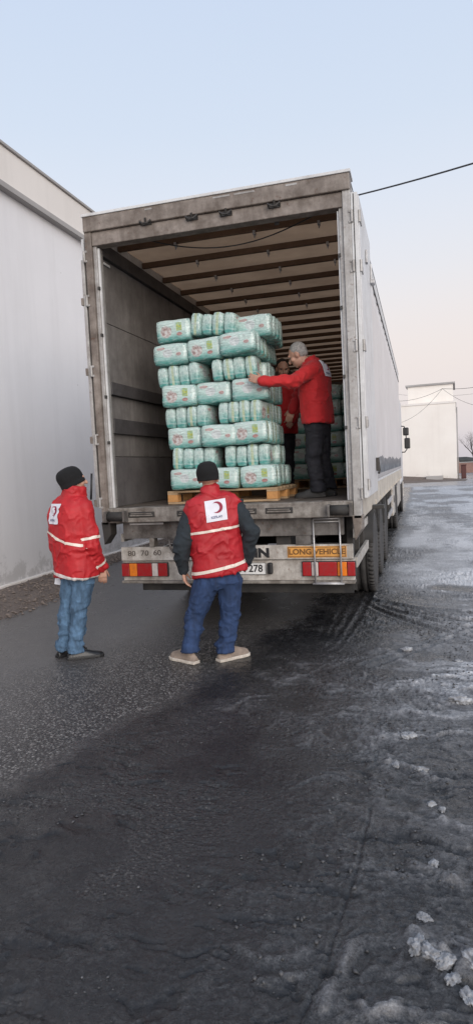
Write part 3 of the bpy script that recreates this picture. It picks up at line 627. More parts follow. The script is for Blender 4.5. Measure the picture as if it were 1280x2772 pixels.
    MB().tube([(-.62, .11, .96), (-.60, .09, .86), (-.57, .10, .80)], .012, 8).build('air_coupling', M['cross'], R, True)
    for y in np.arange(1.2, 13, .95): bx('floor_bearer', 'blackmetal', -1.18, 1.18, y, y+.06, 1.12, 1.228)
    # bumper: sign bar over lamp beam
    ub = bx('sign_bar', 'bumper', -1.150, 1.175, .12, .16, .718, .858, bev=.008)
    lb = bx('lamp_beam', 'bumper', -1.150, 1.180, .15, .22, .515, .712, bev=.006); bx('beam_lip', 'sill', -1.155, 1.185, .11, .22, .490, .517, par=lb)
    for x in (-.25, .72): bx('bar_hanger', 'cross', x-.04, x+.04, .17, .23, .70, .90)
    def on(px, py, y): return on_y(px, py, y)
    for body, p0 in (('80', (357, 1499)), ('70', (392, 1498)), ('60', (426, 1497))):
        q = on(*p0, .118); text_rear('speed_mark', body, .076, M['faded'], ub, q[0], .1190, q[2], .001, 1.15)
    q = on(706, 1498, .118); text_rear('maker_lettering', 'iN', .118, M['ink'], ub, q[0]+.01, .1190, q[2], .006, 1.25)
    q0, q1 = on(777, 1481, .117), on(938, 1513, .117); z0, z1 = .737, .842
    ol = bx('long_vehicle_plate', 'orange', q0[0], q1[0], .114, .121, z0, z1, bev=.002)
    fr = MB()
    for a in ((q0[0]+.006, q1[0]-.006, z1-.012, z1-.006), (q0[0]+.006, q1[0]-.006, z0+.006, z0+.012), (q0[0]+.006, q0[0]+.012, z0+.006, z1-.006), (q1[0]-.012, q1[0]-.006, z0+.006, z1-.006)): fr.box(a[0], a[1], .1130, .1145, a[2], a[3])
    fr.build('plate_border', M['brown_ink'], ol); text_rear('plate_lettering', 'LONG VEHICLE', .072, M['brown_ink'], ol, (q0[0]+q1[0])/2, .1130, (z0+z1)/2, .002, 1.06)
    # number plate
    pl = bx('number_plate', 'plate', -.13, .345, .138, .146, .572, .688, bev=.003); q = on(686, 1539, .137)
    fr = MB().box(-.128, .343, .1365, .1385, .683, .687).box(-.128, .343, .1365, .1385, .573, .577).box(.339, .343, .1365, .1385, .573, .687).box(-.128, -.124, .1365, .1385, .573, .687).build('plate_border', M['ink'], pl)
    text_rear('plate_number', 'M 278', .098, M['ink'], pl, .195, .1368, .630, .002, .95)
    bx('plate_lamp', 'black', .365, .415, .10, .15, .58, .69, bev=.015); bx('bolt', 'ink', .735, .755, .142, .152, .60, .62, bev=.003); bx('bolt', 'ink', .735, .755, .142, .152, .67, .685, bev=.003)
    # tail lamps
    def lamp(x0, segs, ox):
        root = bx('tail_lamp', 'black', x0-.006, x0+sum(w for w, _ in segs)+.006, .125, .152, .557, .698, bev=.006); x = x0
        for w, c in segs: box('lens', M['lens_'+c], root, x+.002, x+w-.002, .108, .128, .562, .693, .007); x += w
    lamp(-1.150, ((.085, 'red'), (.085, 'amber'), (.16, 'red'), (.065, 'clear'), (.10, 'red')), 0)
    lamp(.700, ((.085, 'red'), (.065, 'clear'), (.175, 'red'), (.09, 'amber'), (.075, 'red')), 0)
    # folding ladder
    lad = MB(); 
    for x in (.825, 1.065): lad.tube([(x, .09, .485), (x, .075, 1.10)], .0085, 8)
    for z in (.50, 1.072, 1.10): lad.tube([(.825, .09 if z < 1 else .075, z), (1.065, .09 if z < 1 else .075, z)], .0085, 8)
    lad.box(.80, 1.09, .07, .13, .488, .500).build('ladder', M['galv'], R, True)
    # mud flaps, side guards
    for x0, x1, z0, m in ((-.98, -.42, .40, 'rubber'), (.02, 1.16, .38, 'rubber')):
        bx('mud_flap', m, x0, x1, .225, .237, z0, .515, bev=.004)
    bx('rear_apron', 'rubber', -.42, 1.15, .62, .632, .33, .70, bev=.004)
    for z0, z1 in ((.90, .985), (.62, .715)): bx('side_guard_rail', 'bumper', 1.165, 1.20, .24, 1.62, z0, z1)
    for y in (.3, .85, 1.4): bx('guard_post', 'blackmetal', 1.10, 1.165, y, y+.05, .60, 1.09)
    for z0, z1 in ((.90, .985), (.62, .715)): bx('side_guard_rail', 'bumper', -1.20, -1.165, .24, 1.62, z0, z1)
    for z0, z1 in ((.52, .62), (.78, .88)): bx('side_guard_rail', 'galv', 1.18, 1.21, 6.5, 8.3, z0, z1)
    for y in (6.6, 7.4, 8.2): bx('guard_post', 'blackmetal', 1.12, 1.18, y, y+.05, .5, 1.09)
    bx('pallet_box', 'bumper', .75, 1.225, 8.32, 9.25, .42, 1.05, bev=.02)
    bx('pallet_box_latch', 'black', 1.225, 1.24, 8.45, 8.6, .70, .85)
    # wheels
    prof = [(-.17, .30), (-.185, .40), (-.175, .485), (-.145, .512), (-.105, .516), (-.10, .500), (-.088, .500), (-.083, .518), (-.032, .520), (-.028, .502), (.028, .502), (.032, .520), (.083, .518), (.088, .500), (.10, .500), (.105, .516), (.145, .512), (.175, .485), (.185, .40), (.17, .30)]
    tm = MB().lathe(prof, 'x', n=48); blk = []
    for a in np.linspace(0, 2*math.pi, 56, endpoint=False):       # shoulder blocks
        c, s = math.cos(a), math.sin(a)
        for x0, x1 in ((-.182, -.128), (.128, .182)):
            vs = []
            for x in (x0, x1):
                for da, r in ((-.03, .47), (.03, .47), (.03, .519), (-.03, .519)):
                    vs.append((x, r*math.cos(a+da), r*math.sin(a+da)))
            tm.add(vs, [(0, 1, 2, 3), (7, 6, 5, 4), (0, 4, 5, 1), (1, 5, 6, 2), (2, 6, 7, 3), (3, 7, 4, 0)])
    tm = tm.mesh('tyre'); rm = MB().lathe([(-.16, .30), (-.16, .27), (.02, .25), (.05, .17), (.10, .16), (.13, .10), (.13, .02)], 'x', n=32).mesh('rim')
    def wheel(parent, x, y, s=1):
        t = link('wheel', tm, M['tyre'], parent, True); t.location = (x, y, .503); r = link('rim', rm, M['rim'], t, True); r.scale = (s, 1, 1); return t
    for y in (2.35, 3.66, 4.97):
        for s in (-1, 1):
            wheel(R, s*1.045, y, s)
            # half-round mudguard
            V, F = [], []
            for j, a in enumerate(np.linspace(15, 165, 14)):
                for x in (s*.86, s*1.24): V.append((x, y+.60*math.cos(rad(a)), .50+.60*math.sin(rad(a))))
            for j in range(13): F.append((2*j, 2*j+1, 2*j+3, 2*j+2))
            mg = MB().add(V, F).build('mudguard', M['rubber'], R, True); sm = mg.modifiers.new('thick', 'SOLIDIFY'); sm.thickness = .012
        MB().tube([(-1.0, y, .503), (1.0, y, .503)], .065, 12).build('axle', M['blackmetal'], R, True)
    # ---------------- tractor unit
    T = empty('truck_tractor', (0, 14.5, 0)); tag(T, 'white truck tractor unit coupled ahead of the trailer, its black mirrors showing', 'truck')
    def tb(n, m, x0, x1, y0, y1, z0, z1, par=None, bev=.01): return box(n, M[m], par or T, x0, x1, y0-14.5, y1-14.5, z0, z1, bev)
    tb('chassis', 'blackmetal', -.45, .45, 9.2, 16.6, .60, .95); tb('cab', 'door', -1.24, 1.24, 14.4, 16.75, .85, 3.55, bev=.10); tb('roof_fairing', 'door', -1.15, 1.15, 14.45, 16.2, 3.55, 3.95, bev=.12)
    tb('side_skirt', 'bumper', 1.0, 1.215, 11.2, 13.9, .40, 1.02, bev=.02); tb('fuel_tank', 'galv', -1.2, -.6, 11.2, 13.5, .42, 1.0, bev=.08); tb('bumper', 'bumper', -1.24, 1.24, 16.6, 16.9, .35, .9, bev=.05)
    tb('windscreen', 'black', -1.1, 1.1, 16.74, 16.77, 2.0, 3.0); tb('fender', 'black', .8, 1.235, 9.35, 10.75, .98, 1.04, bev=.01); tb('fender_flap', 'black', .82, 1.235, 9.30, 9.34, .45, 1.0)
    for y in (10.05, 15.4):
        for s in (-1, 1): w = wheel(T, s*1.05, y-14.5, s)
    for s in (-1, 1):
        arm = MB().tube([(s*1.20, 1.7, 2.72), (s*1.33, 1.68, 2.70), (s*1.38, 1.68, 2.55), (s*1.40, 1.68, 1.95), (s*1.33, 1.68, 1.86), (s*1.20, 1.7, 1.86)], .018, 8).build('mirror', M['black'], T, True)
        for z0, z1, sh in ((2.40, 2.66, 0), (1.97, 2.32, .035)):
            box('mirror_housing', M['black'], arm, *sorted((s*(1.29+sh), s*(1.475+sh))), 1.62, 1.74, z0, z1, .035)
trailer()

# ------------------------------------------------------------------ pallets and bales
def make_pallet(loc, rz, label, seed=0):
    R = empty('pallet', loc, rz); tag(R, label, 'pallet', 'wooden pallets in the trailer'); W, D = 1.16, .90
    for y in (-D/2+.05, 0, D/2-.05):
        MB().box(-W/2, W/2, y-.05, y+.05, 0, .020).build('bottom_board', M['wood'], R, bevel=.003)
        for x in (-W/2+.055, 0, W/2-.055): MB().box(x-.055, x+.055, y-.05, y+.05, .021, .094).build('block', M['woodend'], R, bevel=.004)
    for x in (-W/2+.055, 0, W/2-.055): MB().box(x-.055, x+.055, -D/2, D/2, .0945, .114).build('stringer_board', M['wood'], R, bevel=.003)
    for k in range(6):
        y = -D/2+.06+k*(D-.12)/5; MB().box(-W/2, W/2, y-.06, y+.06, .1145, .134).build('deck_board', M['wood'], R, bevel=.003)
    return R
PK = (.362, .118, .215)      # one pack: width, thickness, height
def pack_mesh(seed):
    bm = bmesh.new(); bmesh.ops.create_cube(bm, size=2); bmesh.ops.subdivide_edges(bm, edges=bm.edges[:], cuts=8, use_grid_fill=True)
    P = np.array([v.co for v in bm.verts]); u, v, w = P.T
    x = u*(1-.05*w**6-.055*np.abs(v)**4); y = v*(1-.13*np.abs(u)**7-.11*np.abs(w)**7+.05*(1-u*u)*(1-w*w)); z = w*(1-.045*np.abs(u)**5-.07*np.abs(v)**4+.03*np.cos(u*2.6+seed))
    n = fbm(u*2.2+seed*5, v*2.2, w*2.2, 3)-.5
    m = fbm(u*5+seed*3, v*5, w*5+seed, 2)-.5; x = x+.05*n+.015*m; y = y+.22*n+.10*m; z = z+.07*n+.03*m+.06*(fbm(u*2+seed, v*2+9, w*2, 2)-.5)
    for vv, a, b, c in zip(bm.verts, x, y, z): vv.co = (a*PK[0]/2, b*PK[1]/2, c*PK[2]/2)
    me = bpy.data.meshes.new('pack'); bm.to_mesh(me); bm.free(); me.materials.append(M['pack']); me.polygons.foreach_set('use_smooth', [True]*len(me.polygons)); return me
PACKS = [pack_mesh(i) for i in range(6)]
ORD = ['bottom', 'second', 'third', 'fourth', 'fifth', 'sixth', 'seventh', 'top']
def bale(loc, rz, label, group, tilt=(0, 0), sq=1.0):
    R = empty('nappy_bale', loc, rz); R.rotation_euler = (tilt[0], tilt[1], rz); tag(R, label, 'bale', group)
    for k in range(4):
        o = link('pack', random.choice(PACKS), None, R); o.location = (random.uniform(-.012, .012), (k-1.5)*PK[1]*.985*sq, PK[2]/2-.002+random.uniform(-.003, .003)+.002)
        o.rotation_euler = (random.uniform(-.035, .035), random.uniform(-.02, .02), random.uniform(-.03, .03)+(math.pi if k > 1 and random.random() < .3 else 0)); o.scale = (random.uniform(.975, 1.015), sq*random.uniform(.97, 1.03), random.uniform(.96, 1.02))
def bales():
    LX = -.155; Y0 = .34; ZP = HF+.134
    pal = make_pallet((-.115, Y0+.46, HF-.001), rad(-2), 'wooden pallet with orange blocks carrying the tall stack of nappy bales'); D = 4*PK[1]*.985
    off = [.045, .03, .01, -.01, -.015, -.05, -.06, -.045]; g1 = 'nappy bales on the near pallet'
    for L in range(8):
        z = ZP+L*.2145; cx = LX+off[L]; o = ORD[L]; tl = (0, 0, .012, .02, .03, .04, .05, .04)[L]; z -= .12*tl*(L > 1)
        zz = lambda x: z+(x-cx)*tl
        if L in (0, 2, 4, 6):
            for i in range(3):
                x = cx+(i-1)*.362+random.uniform(-.010, .010); t = (random.uniform(-.04, .04), random.uniform(-.03, .03)-tl)
                bale((x, Y0+D/2+random.uniform(-.04, .03)-(.03 if L == 6 and i == 2 else 0), zz(x)), random.uniform(-.085, .085), f'mint printed nappy bale in the {o} layer of the near stack, '+('by the dark wall', 'middle one', 'by the man')[i], g1, t)
                if i == 2: bale((x-.02, Y0+1.5*D+.01, zz(x)), random.uniform(-.05, .05), f'mint nappy bale behind the front ones in the {o} layer, ribbed side showing', g1, t)
        elif L < 7:
            for i, x in enumerate((cx-.290+(.0 if L != 5 else -.01), cx+.262)):
                bale((x, Y0+PK[0]/2+random.uniform(-.01, .03), zz(x)), rad(90)+random.uniform(-.08, .08), f'nappy bale showing four ribbed sides in the {o} layer, ' + ('by the dark wall' if i == 0 else 'by the man'), g1, (random.uniform(-.03, .03)-tl, random.uniform(-.03, .03)), .97)
            bale((cx+.33, Y0+PK[0]+D/2+.01, z), random.uniform(-.05, .05), f'mint nappy bale behind the front ones in the {o} layer, ribbed side showing', g1)
        else:
            bale((cx-.36, Y0+D/2, z), .05, 'top layer nappy bale with a printed baby picture, beside the dark left wall', g1, (0, -.05))
            bale((cx+.06, Y0+PK[0]/2+.02, z+.030), rad(90)-.04, 'highest nappy bale in the top layer, its four pale ribbed sides showing', g1, (.07, .0), .98)
            bale((cx+.47, Y0+D/2+.10, z-.015), -.06, 'top layer nappy bale with yellow print, above the man with grey hair', g1, (0, .02))
            bale((cx+.40, Y0+1.5*D+.1, z), .06, 'mint nappy bale at the back of the top layer', g1)
    # darker stock further in
    make_pallet((.62, 3.55, HF-.001), rad(1), 'wooden pallet deep in the trailer carrying the shorter dark stack')
    g2 = 'nappy bales on the far pallet'
    for L in range(6):
        for i in range(3): bale(((.60+(i-1)*.362), 3.12+D/2, ZP+L*.2145), random.uniform(-.06, .06), f'shaded nappy bale deep in the trailer, {ORD[L]} layer, '+('beside the open floor', 'middle of three', 'against the side curtain')[i], g2)
bales()

# ------------------------------------------------------------------ people
def remeshed(mb, voxel, smooth_it=6, fac=.5):
    o = bpy.data.objects.new('shape_source', mb.mesh('shape_source')); COL.objects.link(o)
    m = o.modifiers.new('r', 'REMESH'); m.mode = 'VOXEL'; m.voxel_size = voxel
    s = o.modifiers.new('s', 'SMOOTH'); s.factor = fac; s.iterations = smooth_it
    bpy.context.view_layer.update(); me = bpy.data.meshes.new_from_object(o.evaluated_get(bpy.context.evaluated_depsgraph_get()))
    bpy.data.objects.remove(o); return me
def displaced(me, fn):
    n = len(me.vertices); co = np.empty(n*3, np.float32); me.vertices.foreach_get('co', co); co = co.reshape(-1, 3).astype(float)
    no = np.empty(n*3, np.float32); me.vertices.foreach_get('normal', no); no = no.reshape(-1, 3).astype(float)
    me.vertices.foreach_set('co', (co+no*fn(co, no)[:, None]).astype(np.float32).ravel()); me.update(); return me
def folds(amp, fx=9., fz=6., ph=0., warp=.8):
    def f(co, no):
        x, y, z = co.T; w = fbm(x*4+ph, y*4, z*4+ph, 3)*warp*2
        a = 1-np.abs(2*vnoise(x*fx+w+ph, y*fx+w, z*fz+w*2)-1); b = fbm(x*fx*2.4+ph, y*fx*2.4+w, z*fz*2.2, 3)
        c = 1-np.abs(2*vnoise(x*fx*1.7+w*3+ph, y*fx*1.7, z*fz*2.6+w*4)-1); return amp*(1.3*(a-.55)+.7*(b-.5)+1.1*np.clip(c-.72, 0, 1)/.28*a)
    return f
def nrm(v): v = np.array(v, float); return v/(np.linalg.norm(v)+1e-12)
def band(me, name, mat, parent, p, axis, half, keep=None, off=.004):
    bm = bmesh.new(); bm.from_mesh(me); p = Vector(p); a = Vector(axis).normalized()
    for s in (1, -1): bmesh.ops.bisect_plane(bm, geom=bm.verts[:]+bm.edges[:]+bm.faces[:], plane_co=p+a*(half*s), plane_no=a*s, clear_outer=True)
    if keep:
        bad = [f for f in bm.faces if not keep(np.array(f.calc_center_median()), np.array(f.normal))]; bmesh.ops.delete(bm, geom=bad, context='FACES')
    bm.normal_update()
    for v in bm.verts: v.co += v.normal*off
    m2 = bpy.data.meshes.new(name); bm.to_mesh(m2); bm.free(); return link(name, m2, mat, parent, True)
def project(me2d, bvh, c, ex, ey, d, off):        # wrap a flat print onto cloth; d points into the cloth
    for v in me2d.vertices:
        q = Vector(c)+Vector(ex)*v.co.x+Vector(ey)*v.co.y; hit, n, i, dist = bvh.ray_cast(q-Vector(d)*.35, Vector(d), .8)
        v.co = (hit-Vector(d)*off) if hit is not None else q
    me2d.update(); return me2d
def grid2d(w, h, n=12):
    V = [((i/n-.5)*w, (j/n-.5)*h, 0) for j in range(n+1) for i in range(n+1)]; F = [(j*(n+1)+i, j*(n+1)+i+1, (j+1)*(n+1)+i+1, (j+1)*(n+1)+i) for j in range(n) for i in range(n)]
    me = bpy.data.meshes.new('patch'); me.from_pydata(V, [], F); return me
def crescent2d(R, cx, cy, n=28):
    V, F = [], []; a0 = rad(52)
    for k in range(n+1):
        a = -math.pi+a0+(2*math.pi-2*a0)*k/n; o = np.array([R*math.cos(a), R*math.sin(a)]); ri = R*.80; c2 = -R*.34
        t = math.atan2(R*math.sin(a0), -R*math.cos(a0)-c2); b = -t+(2*t)*k/n if t > 0 else a; q = np.array([c2+ri*math.cos(b), ri*math.sin(b)])
        V += [(cx+o[0], cy+o[1], 0), (cx+q[0], cy+q[1], 0)]
    for k in range(n): F.append((2*k, 2*k+2, 2*k+3, 2*k+1))
    me = bpy.data.meshes.new('crescent'); me.from_pydata(V, [], F); return me
def emblem(parent, jacket_me, c, N, S, up, w, h, words=True):
    bm = bmesh.new(); bm.from_mesh(jacket_me); bvh = BVHTree.FromBMesh(bm); bm.free()
    d = nrm(N); ex = nrm(S); ey = nrm(up)
    p = link('emblem_patch', project(grid2d(w, h), bvh, c, ex, ey, d, .006), M['patch'], parent, True)
    link('crescent', project(crescent2d(min(w, h)*.27, w*.06, h*.14), bvh, c, ex, ey, d, .009), M['crescent'], p, False)
    if words:
        t = text_mesh('KIZILAY', h*.15, 0., .001); 
        for v in t.vertices: v.co.y -= h*.31; v.co.z = 0
        link('emblem_lettering', project(t, bvh, c, ex, ey, d, .009), M['print_blue'], p)
    return bvh
def ring(c, A, B, hw, hd, n=28, pw=2.5):
    out = []
    for q in np.linspace(0, 2*math.pi, n, endpoint=False):
        co, si = math.cos(q), math.sin(q); out.append(np.array(c)+np.array(A)*hw*math.copysign(abs(co)**(2/pw), co)+np.array(B)*hd*math.copysign(abs(si)**(2/pw), si))
    return out
def head_parts(mb, C, F, U, k=1.0):
    F = nrm(F); Rr = nrm(np.cross(F, U)); U = np.cross(Rr, F); P = lambda r, f, u: C+(Rr*r+F*f+U*u)*k
    E = lambda r, f, u, a, b, c: mb.ell(P(r, f, u), (Rr*a*k, F*b*k, U*c*k))
    E(0, -.008, .03, .076, .096, .088); E(0, .022, -.045, .060, .072, .072); E(0, .055, -.088, .030, .030, .024)
    mb.limb(P(0, .086, .020), P(0, .112, -.020), .010*k, .016*k); mb.limb(P(-.038, .080, .034), P(.038, .080, .034), .013*k, .013*k)
    mb.limb(P(-.022, .082, -.054), P(.022, .082, -.054), .011*k, .011*k); mb.limb(P(-.018, .082, -.066), P(.018, .082, -.066), .010*k, .010*k)
    for s in (-1, 1):
        E(s*.076, -.008, -.004, .010, .022, .034); E(s*.040, .058, -.02, .026, .030, .030)
    return P, Rr, F, U
def hand(mb, W, d, nrm_, th, curl=.35, k=1.0, spread=.10):
    """W wrist, d pointing direction, nrm_ palm-side normal, th direction of the thumb side"""
    d = nrm(d); th = nrm(np.array(th)-d*np.dot(th, d)); pn = nrm(np.array(nrm_)-d*np.dot(nrm_, d)-th*np.dot(nrm_, th)); L = .095*k
    for s in np.linspace(-.030, .030, 4): mb.limb(W+th*s*.7*k+d*.012*k, W+th*s*k+d*L, .0155*k, .013*k, 10)
    for i, (s, fl) in enumerate(((.032, .068), (.011, .076), (-.011, .071), (-.031, .055))):
        p = W+th*s*k+d*L; a = curl*(1+.12*i); dir_ = nrm(d+th*s*spread*8); r = .0092*k
        for j, f in enumerate((.45, .32, .25)):
            ang = a*(.6+.7*j) ; v = dir_*math.cos(ang)+pn*math.sin(ang); q = p+v*fl*f*k*1.1; mb.limb(p, q, r, r*.92, 8); p = q; r *= .92
    p = W+th*.024*k+d*.022*k; v = nrm(d*.80+th*.50+pn*.35)
    for f, r in ((.042, .0125), (.034, .0105), (.026, .0092)):
        q = p+v*f*k; mb.limb(p, q, r*k, r*k*.9, 8); p = q; v = nrm(v+d*.35+pn*.15)
def shoe(name, heel, d, L, Wd, mat, sole_mat, parent, hh=.085):
    d = nrm((d[0], d[1], 0)); s = np.array([d[1], -d[0], 0]); heel = np.array(heel, float); up = np.array([0, 0, 1.])
    prof = [(-.02, .030, .055), (.05*L/.28, .038, hh*1.15), (.10*L/.28, .039, hh*1.15), (.155*L/.28, .043, hh*.98), (.205*L/.28, .049, hh*.76), (.245*L/.28, .047, hh*.66), (.27*L/.28, .037, hh*.56), (.285*L/.28, .020, hh*.42)]
    R = []
    for t, w, h in prof:
        c = heel+d*t; w = w*Wd; R.append([c+s*w*math.cos(q)*(1 if math.sin(q) < .3 else .86)+up*(.020+(h-.020)*max(0, math.sin(q)) if math.sin(q) > -.2 else .014) for q in np.linspace(0, 2*math.pi, 20, endpoint=False)])
    me = remeshed(MB().rings(R), .009, 3); o = link(name, me, mat, parent, True)
    R = []
    for t, w, h in prof: 
        c = heel+d*(t*1.03-.002); w = w*Wd*1.10; R.append([c+s*w+up*.004*0, c-s*w, c-s*w+up*.026, c+s*w+up*.026])
    MB().rings(R).build('sole', sole_mat, o, bevel=.005); return o
def hat(parent, C, F, U, mat, k=1.0, low=-.035, slouch=0., wide=1.0, tilt=0.):
    F = nrm(F); U = nrm(np.array(U)-F*tilt); F = nrm(F-U*np.dot(F, U)); Rr = nrm(np.cross(F, U)); U = np.cross(Rr, F); R = []
    for u, s in ((low-.004, .93), (low, 1.02), (low+.03, 1.04), (low+.05, 1.03), (.03, 1.06), (.06, 1.05), (.085, .99), (.106, .86), (.122, .64), (.130, .36), (.132, .08)):
        c = C+(U*(u+.012*(s < .9)*slouch)-F*(.010+.028*slouch*max(0, u)/.13+.02*max(0, -u)))*k; R.append(ring(c, Rr, F, .087*s*k*wide, .107*s*k, 36, 2.1))
    def lump_(co, no): return .006*(fbm(co[:, 0]*14, co[:, 1]*14, co[:, 2]*14, 3)-.5)+.010*slouch*(fbm(co[:, 0]*9+3, co[:, 1]*9, co[:, 2]*9, 2)-.5)
    me = displaced(remeshed(MB().rings(R), .007, 3), lump_); o = link('knit_hat', me, mat, parent, True)
    b = []
    for u in (low-.002, low+.004, low+.024, low+.030): b.append(ring(C+(U*u-F*(.010+.02*max(0, -u)))*k, Rr, F, (.0915 if low+.002 < u < low+.028 else .089)*k*wide, (.1115 if low+.002 < u < low+.028 else .109)*k, 36, 2.1))
    MB().rings(b).build('turn_up', mat, o, True); return o

def person(spec):
    base = np.array(spec['base'], float); vd = nrm(np.array([base[0]-CAM[0], base[1]-CAM[1], 0])); zero = base.copy()
    def J(q, d=0.): return on_p(q[0], q[1], base+vd*d, vd)-zero           # joints relative to the root at the feet
    R = empty('person', tuple(base)); tag(R, spec['label'], 'person', 'people unloading the trailer')
    N, U = nrm(spec['face']), np.array([0, 0, 1.]); S = nrm(spec.get('side', np.cross(N, U)))
    j = {k: J(*v) for k, v in spec['joints'].items()}
    k = spec.get('k', 1.)
    # body, one skin
    b = MB(); P, hr, hf, hu = head_parts(b, j['head'], spec['head_face'], np.array(spec.get('head_up', (0, 0, 1.))), k)
    b.limb(j['head']-hu*.05-hf*.02, j['neck'], .052*k, .058*k)
    T = spec['torso']; tc = [J(t[0], t[3]) for t in T]
    b.rings([ring(c, S, N, t[1]*.68, t[2]*.66) for c, t in zip(tc, T)])
    b.limb(tc[1], j['hipL'], .07, .06); b.limb(tc[1], j['hipR'], .07, .06); b.limb(tc[-2], j['neck'], .055, .050)
    for s in 'LR':
        b.limb(tc[-1], j['sh'+s], .06, .05); b.limb(j['sh'+s], j['el'+s], .047, .040); b.limb(j['el'+s], j['wr'+s], .039, .027)
        b.limb(j['hip'+s], j['kn'+s], .060, .046); b.limb(j['kn'+s], j['an'+s], .046, .030); fd = nrm(spec['feet'][s]); b.limb(j['an'+s]-U*.02, np.array([j['an'+s][0]+fd[0]*.11, j['an'+s][1]+fd[1]*.11, .026]), .024, .012)
        if s in spec['hands']: h = spec['hands'][s]; hand(b, j['wr'+s], h['d'], h['n'], h['t'], h.get('curl', .35), k, h.get('spread', .1))
    body = link('body', remeshed(b, .0062, 2), M['skin'], R, True)
    for s in (-1, 1): MB().ell(P(s*.031, .077, .014), (hr*.0115, hf*.0115, hu*.0085), 12, 8).build('eye', M['eye'], R, True)
    # trousers
    t = MB(); tr = spec.get('leg_r', (.098, .078, .068)); t.rings([ring(j['pelvis']+U*dz, S, N, w, dd) for dz, w, dd in ((-.10, .12, .095), (-.04, .155, .11), (.05, .16, .11), (.16, .155, .105))])
    for s in 'LR':
        t.limb(j['hip'+s], j['kn'+s], tr[0], tr[1]); kn, an = j['kn'+s], j['an'+s]; t.tube([kn+U*.03, kn, kn*.6+an*.4, kn*.25+an*.75, an+U*.03, an-U*.022], [tr[1]*.9, tr[1], tr[1]*.55+tr[2]*.47, tr[2]*1.0, tr[2]*1.06, tr[2]*1.10], 18)
    mz = min(j['anL'][2], j['anR'][2]); kz = (j['knL'][2]+j['knR'][2])/2
    def leg_folds(co, no):
        low = np.exp(-((co[:, 2]-mz-.08)/.10)**2); knee = np.exp(-((co[:, 2]-kz)/.10)**2); x, y, z = co.T; w = fbm(x*7, y*7, z*7, 2)
        return folds(.0085, 10, 8, 2.)(co, no)+low*.034*(vnoise(x*9, y*9, z*34+w*3)-.5)+knee*.026*(vnoise(x*8+4, y*8, z*26+w*4)-.5)
    link('trousers', displaced(remeshed(t, .0090, 3), leg_folds), spec['trousers'], R, True)
    for s in 'LR':
        L, Wd, m, sm = spec['shoe']; h = j['an'+s]; fd = nrm(spec['feet'][s]); shoe('shoe', (h[0]-fd[0]*.055, h[1]-fd[1]*.055, 0.), fd, L, Wd, m, sm, R, spec.get('shoe_h', .085))
    # jacket or vest (and sleeves)
    g = MB(); g.rings([ring(c, S, N, t_[1], t_[2]) for c, t_ in zip(tc, T)])
    g.limb(tc[-2], tc[-1], .07, .06)
    sl = g if spec['garment'] != 'vest' else MB(); ar = spec.get('arm_r', (.078, .068, .056))
    if sl is not g: sl.rings([ring(c, S, N, t_[1]*.82, t_[2]*.80) for c, t_ in zip(tc, T)][2:-2])
    for s in 'LR':
        if sl is g: sl.limb(tc[-2], j['sh'+s], .09, ar[0])
        sl.limb(j['sh'+s], j['el'+s], ar[0], ar[1]); sl.limb(j['el'+s], j['wr'+s], ar[1], ar[2]); e = nrm(j['wr'+s]-j['el'+s]); sl.limb(j['wr'+s]-e*.03, j['wr'+s]+e*.008, ar[2]*1.02, ar[2]*.96)
    col = spec['collar']; c0, c1 = J(*col[0]), J(*col[1]); ax = nrm(c1-c0)
    cm = MB(); n_ = nrm(N-ax*np.dot(N, ax)); cm.rings([ring(c0, S, n_, col[2]*1.08, col[3]*1.08, pw=2.1), ring((c0+c1)/2, S, n_, col[2], col[3], pw=2.1), ring(c1, S, n_, col[2]*.97, col[3]*.97, pw=2.1)])
    for r0 in (cm,): g.v += []; g.add(r0.v, r0.f)
    elb = [j['elL'], j['elR']]
    def coat(co, no):
        f = folds(spec.get('fold', .014), 7, 6, 5.)(co, no); e = 0
        for q in elb: e = e+np.exp(-(np.linalg.norm(co-q, axis=1)/.13)**2)
        x, y, z = co.T; return f+e*.030*(vnoise(x*12, y*12, z*34+3*fbm(x*6, y*6, z*6, 2))-.5)
    vox = .0095
    gm = displaced(remeshed(g, vox, 3), coat)
    G = link('vest' if spec['garment'] == 'vest' else 'jacket', gm, spec['coat'], R, True)
    if sl is not g: link('sweater', displaced(remeshed(sl, vox, 4), coat), spec['sleeves'], R, True)
    for st in spec.get('stripes', ()):
        if st[0] == 'torso':
            p = J(st[1]); q = J(st[2]); dv = nrm(q-p); ax = nrm(np.cross(dv, N)) ; arms = [] if sl is not g else [(j['shL'], j['elL']), (j['elL'], j['wrL']), (j['shR'], j['elR']), (j['elR'], j['wrR'])]
            def kp(c, n, arms=arms):
                for a, b_ in arms:
                    tt = np.clip(np.dot(c-a, b_-a)/np.dot(b_-a, b_-a), .12, 1); 
                    if np.linalg.norm(c-a-(b_-a)*tt) < ar[0]*1.18: return False
                return True
            ax = ax if ax[2] > 0 else -ax
            band(gm, 'reflective_stripe', M[st[4]], G, (p+q)/2, ax, st[3], kp)
        else:
            a, b_ = j[st[1]], j[st[2]]; c = a+(b_-a)*st[3]
            band(gm, 'reflective_stripe', M['stripe'], G, c, b_-a, st[4], lambda x, n, c=c: np.linalg.norm(x-c) < ar[0]*1.25)
    if 'emblem' in spec: e = spec['emblem']; emblem(G, gm, J(e[0], e[1]), N, S, nrm(e[4] if len(e) > 4 else U), e[2], e[3])
